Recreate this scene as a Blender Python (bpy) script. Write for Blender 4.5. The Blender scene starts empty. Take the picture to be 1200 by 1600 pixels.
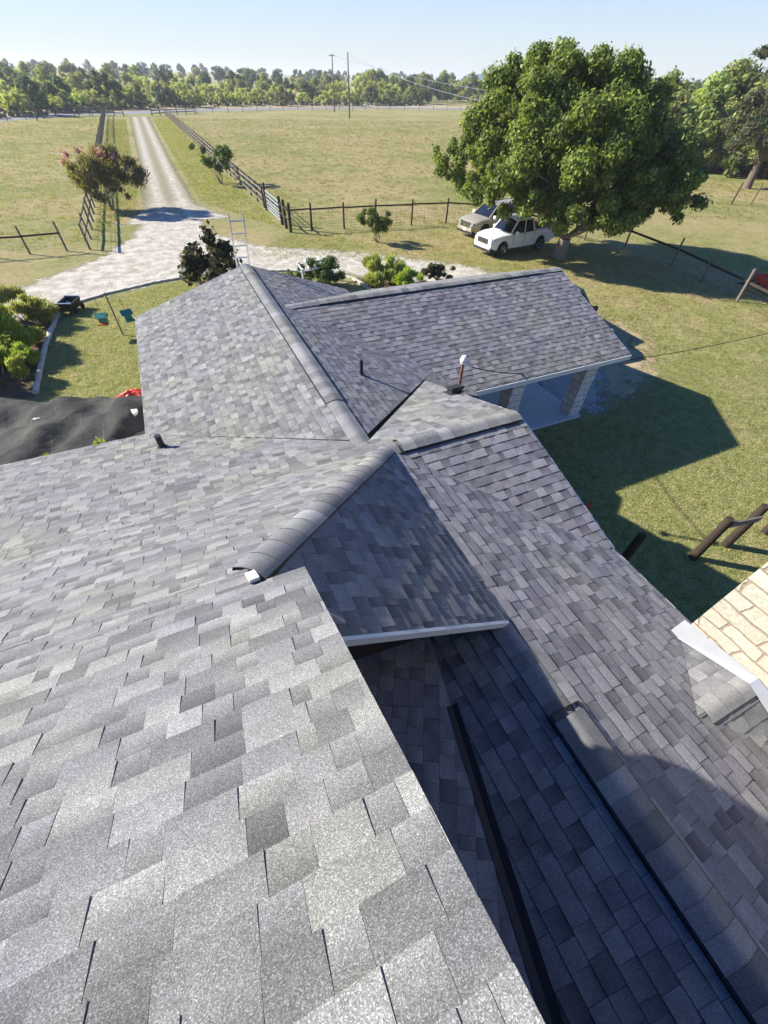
import bpy, math, random
import numpy as np
from mathutils import Vector, Matrix

sc = bpy.context.scene
# ------------------------------------------------------------------ camera
H = 7.15                                            # camera height above the ground
PIT, ROL, YAW, FPX = map(math.radians, (47.247, 2.034, 25.778, 0)); FPX = 631.6
def rotm():
    cp, sp = math.cos(PIT), math.sin(PIT)
    r = np.array([1, 0, 0.]); f = np.array([0, cp, -sp]); d = np.cross(f, r)
    R = np.array([r, d, f])
    c, s = math.cos(ROL), math.sin(ROL)
    R = np.array([[c, -s, 0], [s, c, 0], [0, 0, 1]]) @ R
    c, s = math.cos(YAW), math.sin(YAW)
    return R @ np.array([[c, -s, 0], [s, c, 0], [0, 0, 1]])
RC = rotm()
cam_d = bpy.data.cameras.new('camera'); cam = bpy.data.objects.new('camera', cam_d)
sc.collection.objects.link(cam); sc.camera = cam
M = Matrix(((RC[0][0], -RC[1][0], -RC[2][0], 0), (RC[0][1], -RC[1][1], -RC[2][1], 0),
            (RC[0][2], -RC[1][2], -RC[2][2], H), (0, 0, 0, 1)))
cam.matrix_world = M
cam_d.sensor_width = 36; cam_d.lens = 36 * FPX / 1600; cam_d.clip_start = 0.05; cam_d.clip_end = 4000
sc.render.resolution_x, sc.render.resolution_y = 768, 1024
# ------------------------------------------------------------------ light
SUN_EL, SUN_AZ = 29.0, 308.0                         # azimuth clockwise from +Y
w = bpy.data.worlds.new('World'); sc.world = w; w.use_nodes = True
nt = w.node_tree; bg = nt.nodes['Background']
sky = nt.nodes.new('ShaderNodeTexSky'); sky.sky_type = 'NISHITA'; sky.sun_disc = False
sky.sun_elevation = math.radians(SUN_EL); sky.sun_rotation = math.radians(SUN_AZ)
sky.air_density = 1.0; sky.dust_density = .7; sky.ozone_density = 5.0; sky.altitude = 0
# summer haze whitens the lowest part of the sky
tcw = nt.nodes.new('ShaderNodeTexCoord'); spw = nt.nodes.new('ShaderNodeSeparateXYZ'); nt.links.new(tcw.outputs['Generated'], spw.inputs[0])
rmp = nt.nodes.new('ShaderNodeValToRGB'); rmp.color_ramp.elements[0].position = .0; rmp.color_ramp.elements[0].color = (.93, .93, .93, 1)
rmp.color_ramp.elements[1].position = .55; rmp.color_ramp.elements[1].color = (0, 0, 0, 1); e_ = rmp.color_ramp.elements.new(.2); e_.color = (.32, .32, .32, 1)
nt.links.new(spw.outputs[2], rmp.inputs[0])
mxw = nt.nodes.new('ShaderNodeMix'); mxw.data_type = 'RGBA'; nt.links.new(rmp.outputs[0], mxw.inputs[0]); tnt = nt.nodes.new('ShaderNodeVectorMath'); tnt.operation = 'MULTIPLY'; tnt.inputs[1].default_value = (.32, .84, 1.5); nt.links.new(sky.outputs[0], tnt.inputs[0]); nt.links.new(tnt.outputs[0], mxw.inputs[6]); mxw.inputs[7].default_value = (4.4, 5.0, 5.7, 1)
hzr = nt.nodes.new('ShaderNodeValToRGB'); hzr.color_ramp.elements[0].color = (6.9 / 8, 7.2 / 8, 7.1 / 8, 1); hzr.color_ramp.elements[1].position = .2; hzr.color_ramp.elements[1].color = (5.9 / 8, 7.0 / 8, 7.95 / 8, 1)
nt.links.new(spw.outputs[2], hzr.inputs[0]); mul = nt.nodes.new('ShaderNodeVectorMath'); mul.operation = 'SCALE'; mul.inputs[3].default_value = 8.2; nt.links.new(hzr.outputs[0], mul.inputs[0]); nt.links.new(mul.outputs[0], mxw.inputs[7])
nt.links.new(mxw.outputs[2], bg.inputs[0]); bg.inputs[1].default_value = 0.056
sd = bpy.data.lights.new('sun', 'SUN'); so = bpy.data.objects.new('sun', sd); sc.collection.objects.link(so)
sd.energy = 5.0; sd.angle = math.radians(0.7); sd.color = (1, .94, .83)
ce = math.cos(math.radians(SUN_EL))
SUN = Vector((ce * math.sin(math.radians(SUN_AZ)), ce * math.cos(math.radians(SUN_AZ)), math.sin(math.radians(SUN_EL))))
so.rotation_euler = SUN.to_track_quat('Z', 'Y').to_euler(); so.location = (0, 0, 30)
sc.view_settings.view_transform = 'Standard'; sc.view_settings.look = 'None'
sc.view_settings.exposure = 1.22; sc.view_settings.gamma = 1

# ------------------------------------------------------------------ helpers
def ray(px, py):
    return RC.T @ np.array([px - 600, py - 800, FPX])
def G(px, py, z=0.0):                               # where the photograph's pixel meets the height z
    v = ray(px, py); t = (z - H) / v[2]
    return Vector((v[0] * t, v[1] * t, z))
C = sc.collection
def tag(o, label=None, cat=None, group=None, kind=None):
    if label: o['label'] = label
    if cat: o['category'] = cat
    if group: o['group'] = group
    if kind: o['kind'] = kind
    return o
def thing(name, loc=(0, 0, 0), rz=0.0, label=None, cat=None, group=None):
    o = bpy.data.objects.new(name, None); C.objects.link(o); o.empty_display_size = .2
    o.location = loc; o.rotation_euler = (0, 0, rz)
    return tag(o, label, cat, group)
def copy_thing(root, loc, rz=0.0, s=1.0, label=None, group=None):
    r = root.copy(); C.objects.link(r); r.location = loc; r.rotation_euler = (0, 0, rz)
    r.scale = (s, s, s) if not isinstance(s, (tuple, list)) else s
    if label: r['label'] = label
    if group: r['group'] = group
    for ch in list(root.children):
        c = ch.copy(); C.objects.link(c); c.parent = r
        for g in list(ch.children):
            d = g.copy(); C.objects.link(d); d.parent = c
    return r
class MB:
    """collects geometry, then links it as one mesh object"""
    def __init__(s): s.v = []; s.f = []; s.c = []; s.m = []
    def quad(s, pts, col=None, mi=0):
        n = len(s.v); s.v += [tuple(p) for p in pts]; s.f.append(tuple(range(n, n + len(pts)))); s.m.append(mi)
        if col is None: col = (1, 1, 1)
        if isinstance(col[0], (tuple, list)): s.c += list(col)
        else: s.c += [col] * len(pts)
    def box(s, c, d, rz=0, col=None, mi=0, mat=None, bev=0):
        x, y, z = d[0] / 2, d[1] / 2, d[2] / 2
        P = [Vector((a * x, b * y, e * z)) for a in (-1, 1) for b in (-1, 1) for e in (-1, 1)]
        Rz = Matrix.Rotation(rz, 3, 'Z') if mat is None else mat
        P = [Rz @ p + Vector(c) for p in P]
        for f in ((0, 1, 3, 2), (4, 6, 7, 5), (0, 4, 5, 1), (2, 3, 7, 6), (0, 2, 6, 4), (1, 5, 7, 3)):
            s.quad([P[i] for i in f], col, mi)
    def beam(s, a, b, wd, hg, up=(0, 0, 1), col=None, mi=0):
        a = Vector(a); b = Vector(b); d = (b - a); L = d.length; d.normalize()
        sx = d.cross(Vector(up))
        if sx.length < 1e-4: sx = Vector((1, 0, 0))
        sx.normalize(); u = sx.cross(d)
        m = Matrix((sx, d, u)).transposed()
        s.box((a + b) / 2, (wd, L, hg), mat=m, col=col, mi=mi)
    def tube(s, pts, rad, n=8, col=None, cap=True, mi=0):
        pts = [Vector(p) for p in pts]
        if not isinstance(rad, (list, tuple)): rad = [rad] * len(pts)
        rings = []; px = None
        for i, p in enumerate(pts):
            d = (pts[min(i + 1, len(pts) - 1)] - pts[max(i - 1, 0)]).normalized()
            if px is None: px = d.orthogonal().normalized()
            else:
                px = px - d * px.dot(d)
                px = px.normalized() if px.length > 1e-5 else d.orthogonal().normalized()
            py = d.cross(px)
            rings.append([p + (px * math.cos(2 * math.pi * k / n) + py * math.sin(2 * math.pi * k / n)) * rad[i] for k in range(n)])
        for i in range(len(rings) - 1):
            for k in range(n):
                k2 = (k + 1) % n
                s.quad([rings[i][k], rings[i][k2], rings[i + 1][k2], rings[i + 1][k]], col, mi)
        if cap:
            s.quad(rings[0][::-1], col, mi); s.quad(rings[-1], col, mi)
    def build(s, name, mats, parent=None, smooth=False, merge=False):
        me = bpy.data.meshes.new(name); me.from_pydata(s.v, [], s.f)
        if not isinstance(mats, (list, tuple)): mats = [mats]
        for m in mats: me.materials.append(m)
        if len(mats) > 1: me.polygons.foreach_set('material_index', s.m)
        a = me.color_attributes.new('tone', 'FLOAT_COLOR', 'POINT')
        arr = np.ones((len(s.v), 4), dtype=np.float32); arr[:, :3] = np.array(s.c, dtype=np.float32).reshape(-1, 3)
        a.data.foreach_set('color', arr.ravel())
        if merge:
            import bmesh
            bm = bmesh.new(); bm.from_mesh(me); bmesh.ops.remove_doubles(bm, verts=bm.verts, dist=1e-4)
            bmesh.ops.recalc_face_normals(bm, faces=bm.faces); bm.to_mesh(me); bm.free()
        if smooth: me.polygons.foreach_set('use_smooth', [True] * len(me.polygons))
        me.update()
        o = bpy.data.objects.new(name, me); C.objects.link(o)
        if parent: o.parent = parent
        return o
def fast_mesh(name, V, F4, col, mat, parent=None, smooth=False, normals=None):
    """V (n,3), F4 (m,4) numpy"""
    me = bpy.data.meshes.new(name)
    me.vertices.add(len(V)); me.vertices.foreach_set('co', np.asarray(V, dtype=np.float32).ravel())
    k = F4.shape[1]
    me.loops.add(F4.size); me.loops.foreach_set('vertex_index', F4.astype(np.int32).ravel())
    me.polygons.add(len(F4)); me.polygons.foreach_set('loop_start', np.arange(0, F4.size, k, dtype=np.int32))
    me.polygons.foreach_set('loop_total', np.full(len(F4), k, dtype=np.int32))
    if smooth: me.polygons.foreach_set('use_smooth', np.ones(len(F4), dtype=bool))
    me.update(calc_edges=True)
    if col is not None:
        a = me.color_attributes.new('tone', 'FLOAT_COLOR', 'POINT')
        arr = np.ones((len(V), 4), dtype=np.float32); arr[:, :3] = col; a.data.foreach_set('color', arr.ravel())
    me.materials.append(mat)
    o = bpy.data.objects.new(name, me); C.objects.link(o)
    if parent: o.parent = parent
    return o

# ------------------------------------------------------------------ materials
class NT:
    def __init__(s, name):
        s.m = bpy.data.materials.new(name); s.m.use_nodes = True; s.t = s.m.node_tree
        s.b = s.t.nodes['Principled BSDF']; s.out = s.t.nodes['Material Output']
    def n(s, typ, **k):
        nd = s.t.nodes.new(typ)
        for a, b in k.items():
            if a in ('ins',):
                for i, val in b.items(): s.set(nd.inputs[i], val)
            else: setattr(nd, a, b)
        return nd
    def set(s, inp, val):
        if isinstance(val, bpy.types.NodeSocket): s.t.links.new(val, inp)
        else: inp.default_value = val
    def noise(s, scale, detail=4, rough=.6, vec=None, dim='3D', dist=0):
        nd = s.n('ShaderNodeTexNoise', noise_dimensions=dim); nd.inputs['Scale'].default_value = scale
        nd.inputs['Detail'].default_value = detail; nd.inputs['Roughness'].default_value = rough
        nd.inputs['Distortion'].default_value = dist
        if vec is not None: s.set(nd.inputs['Vector'], vec)
        return nd.outputs['Fac']
    def ramp(s, fac, stops):
        nd = s.n('ShaderNodeValToRGB'); e = nd.color_ramp.elements
        while len(e) > 1: e.remove(e[-1])
        for i, (p, c) in enumerate(stops):
            if not isinstance(c, (tuple, list)): c = (c, c, c)
            el = e[0] if i == 0 else e.new(p)
            el.position = p; el.color = tuple(c) + (1,)
        s.set(nd.inputs[0], fac); return nd.outputs[0]
    def mix(s, fac, a, b, blend='MIX'):
        nd = s.n('ShaderNodeMix', data_type='RGBA', blend_type=blend)
        s.set(nd.inputs[0], fac)
        for i, x in ((6, a), (7, b)):
            if isinstance(x, (tuple, list)) and len(x) == 3: x = tuple(x) + (1,)
            s.set(nd.inputs[i], x)
        return nd.outputs[2]
    def math(s, op, a, b=0.0, c=None, clamp=False):
        nd = s.n('ShaderNodeMath', operation=op, use_clamp=clamp); s.set(nd.inputs[0], a); s.set(nd.inputs[1], b)
        if c is not None: s.set(nd.inputs[2], c)
        return nd.outputs[0]
    def pos(s): return s.n('ShaderNodeNewGeometry').outputs['Position']
    def obj(s): return s.n('ShaderNodeTexCoord').outputs['Object']
    def attr(s, name='tone'):
        return s.n('ShaderNodeAttribute', attribute_name=name).outputs['Color']
    def scale(s, vec, sc_):
        nd = s.n('ShaderNodeVectorMath', operation='MULTIPLY'); s.set(nd.inputs[0], vec); nd.inputs[1].default_value = sc_
        return nd.outputs[0]
    def bump(s, h, strength=.5, dist=.01):
        nd = s.n('ShaderNodeBump'); nd.inputs['Strength'].default_value = strength; nd.inputs['Distance'].default_value = dist
        s.set(nd.inputs['Height'], h); s.t.links.new(nd.outputs[0], s.b.inputs['Normal']); return nd
    def fin(s, col, rough=.8, spec=.3, metal=0):
        s.set(s.b.inputs['Base Color'], col if isinstance(col, bpy.types.NodeSocket) else tuple(col) + (1,))
        s.set(s.b.inputs['Roughness'], rough); s.set(s.b.inputs['Specular IOR Level'], spec); s.set(s.b.inputs['Metallic'], metal)
        return s.m
MAT = {}
def plain(name, col, rough=.6, spec=.4, metal=0, var=.25, scale=6, bump=0.0):
    k = NT(name); f = k.noise(scale, 5, .65, k.obj())
    c = k.mix(f, tuple(x * (1 - var) for x in col), tuple(min(1, x * (1 + var)) for x in col))
    if bump: k.bump(k.noise(scale * 6, 4, .6, k.obj()), bump, .01)
    MAT[name] = k.fin(c, rough, spec, metal); return MAT[name]

# asphalt shingle: the tone of each tab comes from the mesh, the granules from the shader
def shingle_mat():
    k = NT('asphalt_shingle'); P = k.pos(); t = k.attr()
    g = k.n('ShaderNodeTexVoronoi', feature='F1'); g.inputs['Scale'].default_value = 480; k.set(g.inputs['Vector'], P)
    sep = k.n('ShaderNodeSeparateColor'); k.set(sep.inputs[0], g.outputs['Color'])
    spk = k.ramp(sep.outputs[0], [(0, .5), (.45, .84), (.75, 1.03), (.9, 1.35), (1, 1.9)])
    c = k.mix(1.0, t, spk, 'MULTIPLY')
    # soft patches of weathering: a greenish bloom and a purplish cast
    p1 = k.noise(.55, 4, .6, P); p2 = k.noise(1.7, 3, .6, k.scale(P, (1, 1, 1.3)))
    m1 = k.ramp(p1, [(.45, 0), (.62, 1)]); c = k.mix(k.math('MULTIPLY', m1, .5), c, k.mix(1.0, c, (1.1, 1.1, .86), 'MULTIPLY'))
    m2 = k.ramp(p2, [(.5, 0), (.7, 1)]); c = k.mix(k.math('MULTIPLY', m2, .3), c, k.mix(1.0, c, (1.03, .93, 1.1), 'MULTIPLY'))
    m3 = k.ramp(k.noise(7, 4, .7, P), [(.35, .9), (.7, 1.1)]); c = k.mix(1.0, c, m3, 'MULTIPLY')
    k.bump(sep.outputs[1], .32, .004)
    return k.fin(c, .93, .18)
MAT['shingle'] = shingle_mat()
plain('vent_black', (.012, .012, .014), .5, .4)
plain('white_trim', (.62, .62, .6), .55, .4, var=.08)
plain('galv', (.5, .52, .55), .35, .5, .6, var=.15)
plain('concrete', (.55, .56, .57), .85, .2, var=.14, scale=1.5, bump=.15)
plain('membrane', (.02, .02, .024), .6, .35, var=.3)
plain('pipe_black', (.015, .015, .016), .5, .5)
plain('copper', (.2, .085, .05), .55, .4, .2)
plain('wood_dark', (.045, .032, .024), .85, .2, var=.5, scale=12, bump=.4)
plain('wood_grey', (.17, .145, .12), .9, .15, var=.4, scale=10, bump=.4)
plain('wood_pole', (.13, .095, .07), .9, .15, var=.3, scale=3)
plain('alu', (.55, .56, .57), .35, .5, .8, var=.08)
plain('paint_white', (.74, .74, .72), .32, .5, var=.03)
plain('paint_tan', (.36, .32, .235), .3, .5, .2, var=.05)
plain('paint_dark', (.02, .035, .05), .2, .6, .1, var=.1)
plain('glass_dark', (.012, .014, .016), .06, .8, var=.1)
plain('tyre', (.018, .018, .018), .85, .2)
plain('plastic_black', (.02, .02, .022), .6, .4)
plain('chrome', (.6, .6, .62), .15, .6, 1.0, var=.05)
plain('lamp_glass', (.34, .36, .38), .12, .7, .3, var=.05)
plain('red_paint', (.55, .045, .018), .45, .4, var=.2)
plain('green_plastic', (.02, .19, .15), .45, .4, var=.15)
plain('bark', (.14, .11, .085), .92, .12, var=.45, scale=9, bump=.8)
plain('bark_pale', (.24, .2, .16), .9, .15, var=.35, scale=8, bump=.6)
plain('orange', (.62, .17, .03), .6, .3)
plain('deck', (.06, .06, .062), .9, .1)
plain('soffit', (.3, .3, .29), .7, .2, var=.06)

def stone_mat(name, c1, c2, mort, scale=(2.2, 4.2), bump=.6, swap=False):
    k = NT(name); P = k.pos()
    sp = k.n('ShaderNodeSeparateXYZ'); k.set(sp.inputs[0], P)
    cb = k.n('ShaderNodeCombineXYZ'); k.set(cb.inputs[0], k.math('ADD', sp.outputs[0], sp.outputs[1])); k.set(cb.inputs[1], sp.outputs[2])
    nz = k.n('ShaderNodeTexNoise'); nz.inputs['Scale'].default_value = 3.2; nz.inputs['Detail'].default_value = 2; k.set(nz.inputs['Vector'], P)
    ad = k.n('ShaderNodeVectorMath', operation='MULTIPLY_ADD'); k.set(ad.inputs[0], nz.outputs['Color']); ad.inputs[1].default_value = (.15, .09, 0); k.set(ad.inputs[2], cb.outputs[0])
    br = k.n('ShaderNodeTexBrick'); k.set(br.inputs['Vector'], ad.outputs[0])
    br.inputs['Scale'].default_value = 1; br.inputs['Brick Width'].default_value = scale[0]; br.inputs['Row Height'].default_value = scale[1]
    br.inputs['Mortar Size'].default_value = .014; br.inputs['Mortar Smooth'].default_value = .4; br.offset = .42; br.squash = 1.35; br.squash_frequency = 3
    br.inputs['Color1'].default_value = tuple(c1) + (1,); br.inputs['Color2'].default_value = tuple(c2) + (1,); br.inputs['Mortar'].default_value = tuple(mort) + (1,)
    c = k.mix(k.ramp(k.noise(5, 5, .7, P), [(.4, 0), (.8, .3)]), br.outputs['Color'], (.5, .33, .2))
    c = k.mix(1.0, c, k.ramp(k.noise(30, 4, .7, P), [(.25, .72), (.75, 1.2)]), 'MULTIPLY')
    h = k.math('SUBTRACT', k.math('MULTIPLY', k.noise(14, 5, .65, P), .5), br.outputs['Fac'])
    k.bump(h, bump, .03)
    MAT[name] = k.fin(c, .9, .15); return MAT[name]
stone_mat('limestone', (.47, .45, .38), (.35, .33, .265), (.27, .22, .17), (.38, .17))
stone_mat('pillar_stone', (.68, .68, .66), (.58, .58, .56), (.32, .29, .25), (.42, .2), .4)

def ground_mat(name, green=.5, base=None):
    k = NT(name); P = k.pos()
    sx = k.n('ShaderNodeSeparateXYZ'); k.set(sx.inputs[0], P)
    a = k.noise(.09, 6, .62, P); b = k.noise(.5, 6, .7, P); c = k.noise(3.2, 6, .75, P); d = k.noise(24, 3, .7, P)
    d2 = k.noise(1.3, 5, .8, k.scale(P, (1, .35, 1)))
    col = k.ramp(k.math('ADD', k.math('MULTIPLY', a, .55), k.math('MULTIPLY', b, .45)),
                 [(.34, (.17, .205, .06)), (.43, (.235, .24, .075)), (.5, (.31, .275, .11)), (.58, (.38, .305, .15)), (.68, (.33, .24, .125))] if base is None else base)
    # the mown yard round the house is greener than the pasture
    def near(cx_, cy_, r0_, r1_):
        dx = k.math('SUBTRACT', sx.outputs[0], cx_); dy = k.math('SUBTRACT', sx.outputs[1], cy_)
        dd = k.math('SQRT', k.math('ADD', k.math('MULTIPLY', dx, dx), k.math('MULTIPLY', dy, dy)))
        return k.math('DIVIDE', k.math('SUBTRACT', r1_, dd), r1_ - r0_, clamp=True)
    gm_ = k.math('MAXIMUM', near(14, 0, 8, 16), near(-3, 18, 5, 8))
    gm_ = k.math('MULTIPLY', gm_, k.ramp(b, [(.35, 1), (.68, .35)]))
    col = k.mix(gm_, col, k.ramp(c, [(.3, (.17, .205, .06)), (.45, (.23, .25, .08)), (.55, (.29, .28, .11)), (.68, (.32, .245, .125))]))
    col = k.mix(1.0, col, k.ramp(c, [(.3, .7), (.5, 1.0), (.72, 1.3)]), 'MULTIPLY')
    col = k.mix(1.0, col, k.ramp(d, [(.3, .55), (.5, 1.0), (.7, 1.5)]), 'MULTIPLY')
    col = k.mix(k.ramp(d2, [(.56, 0), (.7, .45)]), col, (.26, .17, .095))
    k.bump(k.math('ADD', d, k.math('MULTIPLY', c, 1.5)), .85, .07)
    MAT[name] = k.fin(col, .95, .1); return MAT[name]
ground_mat('field_grass')
ground_mat('lawn_grass', base=[(.34, (.07, .125, .022)), (.46, (.115, .165, .035)), (.56, (.17, .18, .055)), (.66, (.26, .2, .1))])

def patch_mat(name, stops, scale=1.2, fine=30, tracks=False, bump=.5):
    """ground covering whose ragged edge fades out with the signed distance stored in tone.r"""
    k = NT(name); P = k.pos(); at = k.n('ShaderNodeSeparateColor'); k.set(at.inputs[0], k.attr())
    b = k.noise(scale, 7, .75, P); f = k.noise(fine, 3, .7, P)
    col = k.ramp(b, stops)
    col = k.mix(1.0, col, k.ramp(f, [(.28, .62), (.5, 1.0), (.74, 1.4)]), 'MULTIPLY')
    if tracks:                                       # tone.g : 1 = wheel track, 0 = grown-over middle
        gm = k.math('MULTIPLY', k.math('SUBTRACT', 1.0, at.outputs[1]), k.ramp(k.noise(1.6, 6, .8, P), [(.3, .65), (.5, 1)]))
        col = k.mix(gm, col, k.mix(k.noise(4, 4, .7, P), (.17, .15, .07), (.28, .24, .16)))
    k.fin(col, .95, .1); k.bump(k.math('ADD', f, b), bump, .04)
    tr = k.n('ShaderNodeBsdfTransparent'); mx = k.n('ShaderNodeMixShader')
    e = k.math('ADD', k.math('MULTIPLY', at.outputs[0], 2.6), k.math('MULTIPLY', k.math('SUBTRACT', k.noise(1.6, 9, .85, P), .5), 8.0))
    e = k.math('MULTIPLY_ADD', e, 1.2, .1, clamp=True)
    k.set(mx.inputs[0], e); k.t.links.new(tr.outputs[0], mx.inputs[1]); k.t.links.new(k.b.outputs[0], mx.inputs[2])
    k.t.links.new(mx.outputs[0], k.out.inputs[0]); MAT[name] = k.m; return k.m
patch_mat('gravel', [(.3, (.27, .23, .17)), (.43, (.37, .33, .26)), (.5, (.44, .4, .33)), (.6, (.56, .52, .44)), (.75, (.38, .33, .25))], 1.7, 16, True)
patch_mat('dry_dirt', [(.3, (.28, .2, .12)), (.5, (.42, .33, .2)), (.7, (.22, .19, .09))], 1.1, 20)
patch_mat('pale_gravel', [(.3, (.2, .18, .16)), (.5, (.42, .4, .37)), (.7, (.27, .23, .17))], 1.5, 26)
patch_mat('soil', [(.3, (.1, .065, .045)), (.5, (.15, .1, .07)), (.7, (.2, .15, .1))], 2, 20)
patch_mat('field_stubble', [(.3, (.13, .15, .05)), (.5, (.25, .2, .11)), (.7, (.2, .19, .08))], .25, 9)
def asphalt():
    k = NT('road_asphalt'); P = k.pos(); f = k.noise(.8, 5, .6, P)
    MAT['road'] = k.fin(k.ramp(f, [(.3, (.2, .195, .19)), (.7, (.27, .26, .25))]), .85, .2)
asphalt()

def leaf_mat(name, trans=.35, rough=.55, spec=.3):
    k = NT(name); t = k.attr()
    inf = k.n('ShaderNodeObjectInfo').outputs['Random']
    hs = k.n('ShaderNodeHueSaturation'); k.set(hs.inputs['Color'], t)
    k.set(hs.inputs['Value'], k.math('MULTIPLY_ADD', inf, .5, .75)); k.set(hs.inputs['Hue'], k.math('MULTIPLY_ADD', inf, .03, .485))
    col = hs.outputs[0]; k.fin(col, rough, spec)
    tr = k.n('ShaderNodeBsdfTranslucent'); k.set(tr.inputs[0], k.mix(1.0, col, (1.35, 1.2, .6), 'MULTIPLY'))
    mx = k.n('ShaderNodeMixShader'); mx.inputs[0].default_value = trans
    k.t.links.new(k.b.outputs[0], mx.inputs[1]); k.t.links.new(tr.outputs[0], mx.inputs[2]); k.t.links.new(mx.outputs[0], k.out.inputs[0])
    MAT[name] = k.m; return k.m
leaf_mat('leaf', .45)
leaf_mat('leaf_far', .5)

#SECTION_HOUSE
A = 2.2                                             # metres per unit of the measured roof
def U(x, y, z): return Vector((x * A, y * A, H + z * A))
P0x, P0y, P0z = .895, 1.8406, -1.613
M1, MC, ML, MD = .5837, .66, .333, .333
def zA(x, y): return P0z + M1 * (P0y - y)           # upper main slope, falls away from the camera
def zB(x, y): return P0z - ML * (y - P0y)           # its flatter lower part
def zC(x, y): return P0z - MC * (x - P0x)           # steep side slope
def zD(x, y): return P0z - MD * (x - P0x)           # flatter side slope
def zG(x, y): return P0z - MD * (P0y - y)
WR = -1.673; WX = .80
def zWw(x, y): return WR + .313 * (x - WX)
def zWe(x, y): return WR - .333 * (x - WX)
HR = -1.724; HY = 4.62
def zHs(x, y): return HR - .332 * (HY - y)
def zHn(x, y): return HR - .332 * (y - HY)
ME = .40; RX = .86
def zE(x, y): return P0z - ME * (RX - x)

house = thing('house', (0, 0, 0), 0, 'long low stone house with a many-gabled grey shingle roof seen from on top of it', 'house')

PAL = [(.23, .229, .233), (.2, .199, .203), (.25, .249, .25), (.172, .171, .176), (.215, .212, .218), (.265, .264, .26), (.185, .184, .188), (.235, .234, .226), (.208, .205, .213), (.15, .149, .153)]
def clip_poly(sub, poly):
    out = sub
    n = len(poly)
    for i in range(n):
        ax, ay = poly[i]; bx, by = poly[(i + 1) % n]
        inp = out; out = []
        if not inp: return []
        def side(p): return (bx - ax) * (p[1] - ay) - (by - ay) * (p[0] - ax)
        for j in range(len(inp)):
            p, q = inp[j], inp[(j + 1) % len(inp)]
            sp_, sq = side(p), side(q)
            if sp_ >= 0: out.append(p)
            if (sp_ >= 0) != (sq >= 0):
                t = sp_ / (sp_ - sq); out.append(tuple(p[i2] + t * (q[i2] - p[i2]) for i2 in range(len(p))))
    return out
def slope(name, poly, zf, seed, expo=.143, tooth=(.11, .24), gap=(.08, .18), thick=.004, label=None, deck=True, tint=(1, 1, 1)):
    gv = .0016 if expo < .14 else .005; gu = .0005 if expo < .14 else .0012
    """a convex roof plane (plan points in roof units) covered with real laminated shingles"""
    pts = [U(x, y, zf(x, y)) for x, y in poly]
    n = (pts[1] - pts[0]).cross(pts[2] - pts[0]).normalized()
    if n.z < 0: n = -n
    up = (Vector((0, 0, 1)) - n * n.z).normalized(); e = up.cross(n).normalized()   # u along courses, v upslope
    o = Vector((0, 0, 0)); d0 = n.dot(pts[0])
    loc = [((p.dot(e)), (p.dot(up))) for p in pts]
    ar = sum(loc[i][0] * loc[(i + 1) % len(loc)][1] - loc[(i + 1) % len(loc)][0] * loc[i][1] for i in range(len(loc)))
    if ar < 0: loc = loc[::-1]
    def W(u, v, lift): return e * u + up * v + n * (d0 + lift)
    mb = MB(); rnd = random.Random(seed)
    umin = min(l[0] for l in loc); umax = max(l[0] for l in loc); vmin = min(l[1] for l in loc); vmax = max(l[1] for l in loc)
    for k in range(int(math.floor(vmin / expo)), int(math.ceil(vmax / expo))):
        v0, v1 = k * expo, (k + 1) * expo
        r = random.Random(seed * 7919 + k)
        u = umin - r.random() * .5; istooth = r.random() < .5
        while u < umax:
            wd = r.uniform(*(tooth if istooth else gap)); u1 = u + wd
            cc = r.choice(PAL); q = r.uniform(.88, 1.12)
            if r.random() < .05: cc = (.275, .272, .262)
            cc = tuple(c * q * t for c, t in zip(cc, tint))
            Hb = thick * (2.1 if istooth else 1.05)
            j = r.uniform(-.0015, .0015)
            def L(v, Hb=Hb): return .0008 + Hb * (1 - (v - v0) / expo) * .96
            quad = [(u + gu, v0), (u1 - gu, v0), (u1 - gu, v1 - gv), (u + gu, v1 - gv)]
            cl = clip_poly(quad, loc)
            if len(cl) >= 3:
                dk = .62 if not istooth else 1.0     # the printed shadow line of a laminated shingle
                cols = []
                for (a, b) in cl:
                    f = (b - v0) / expo; m = 1.04 - (1.04 - dk) * max(0, (f - .5) / .5) if not istooth else (1.06 - .16 * (1 - f))
                    cols.append(tuple(c * m for c in cc))
                mb.quad([W(a, b, L(b) + j) for a, b in cl], cols)
                if len(cl) == 4 and all(abs(cl[i4][0] - quad[i4][0]) + abs(cl[i4][1] - quad[i4][1]) < 1e-6 for i4 in range(4)):
                    bc = tuple(c * .5 for c in cc)
                    mb.quad([W(u, v0, -.001), W(u1, v0, -.001), W(u1, v0, L(v0) + j), W(u, v0, L(v0) + j)], bc)
                    if istooth:
                        bc = tuple(c * 1.1 for c in cc)
                        mb.quad([W(u, v1, 0), W(u, v0, 0), W(u, v0, L(v0) + j), W(u, v1, L(v1) + j)], bc)
                        mb.quad([W(u1, v0, 0), W(u1, v1, 0), W(u1, v1, L(v1) + j), W(u1, v0, L(v0) + j)], bc)
            u = u1; istooth = not istooth if r.random() < .85 else istooth
    ob = mb.build(name, MAT['shingle'], house)
    if label: ob['label'] = label
    if deck:
        m2 = MB(); N = len(loc)
        top = [W(a, b, -.004) for a, b in loc]; bot = [p - Vector((0, 0, .11)) for p in top]
        m2.quad(top); m2.quad(bot[::-1])
        for i in range(N): m2.quad([top[(i + 1) % N], top[i], bot[i], bot[(i + 1) % N]])
        m2.build('roof_deck', MAT['deck'], ob)
    return ob

AX = .087                                           # gable edge of the upper roof
YR = -.62                                           # the main ridge, just behind the camera
AEDGE = .672
EY = 3.36
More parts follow.
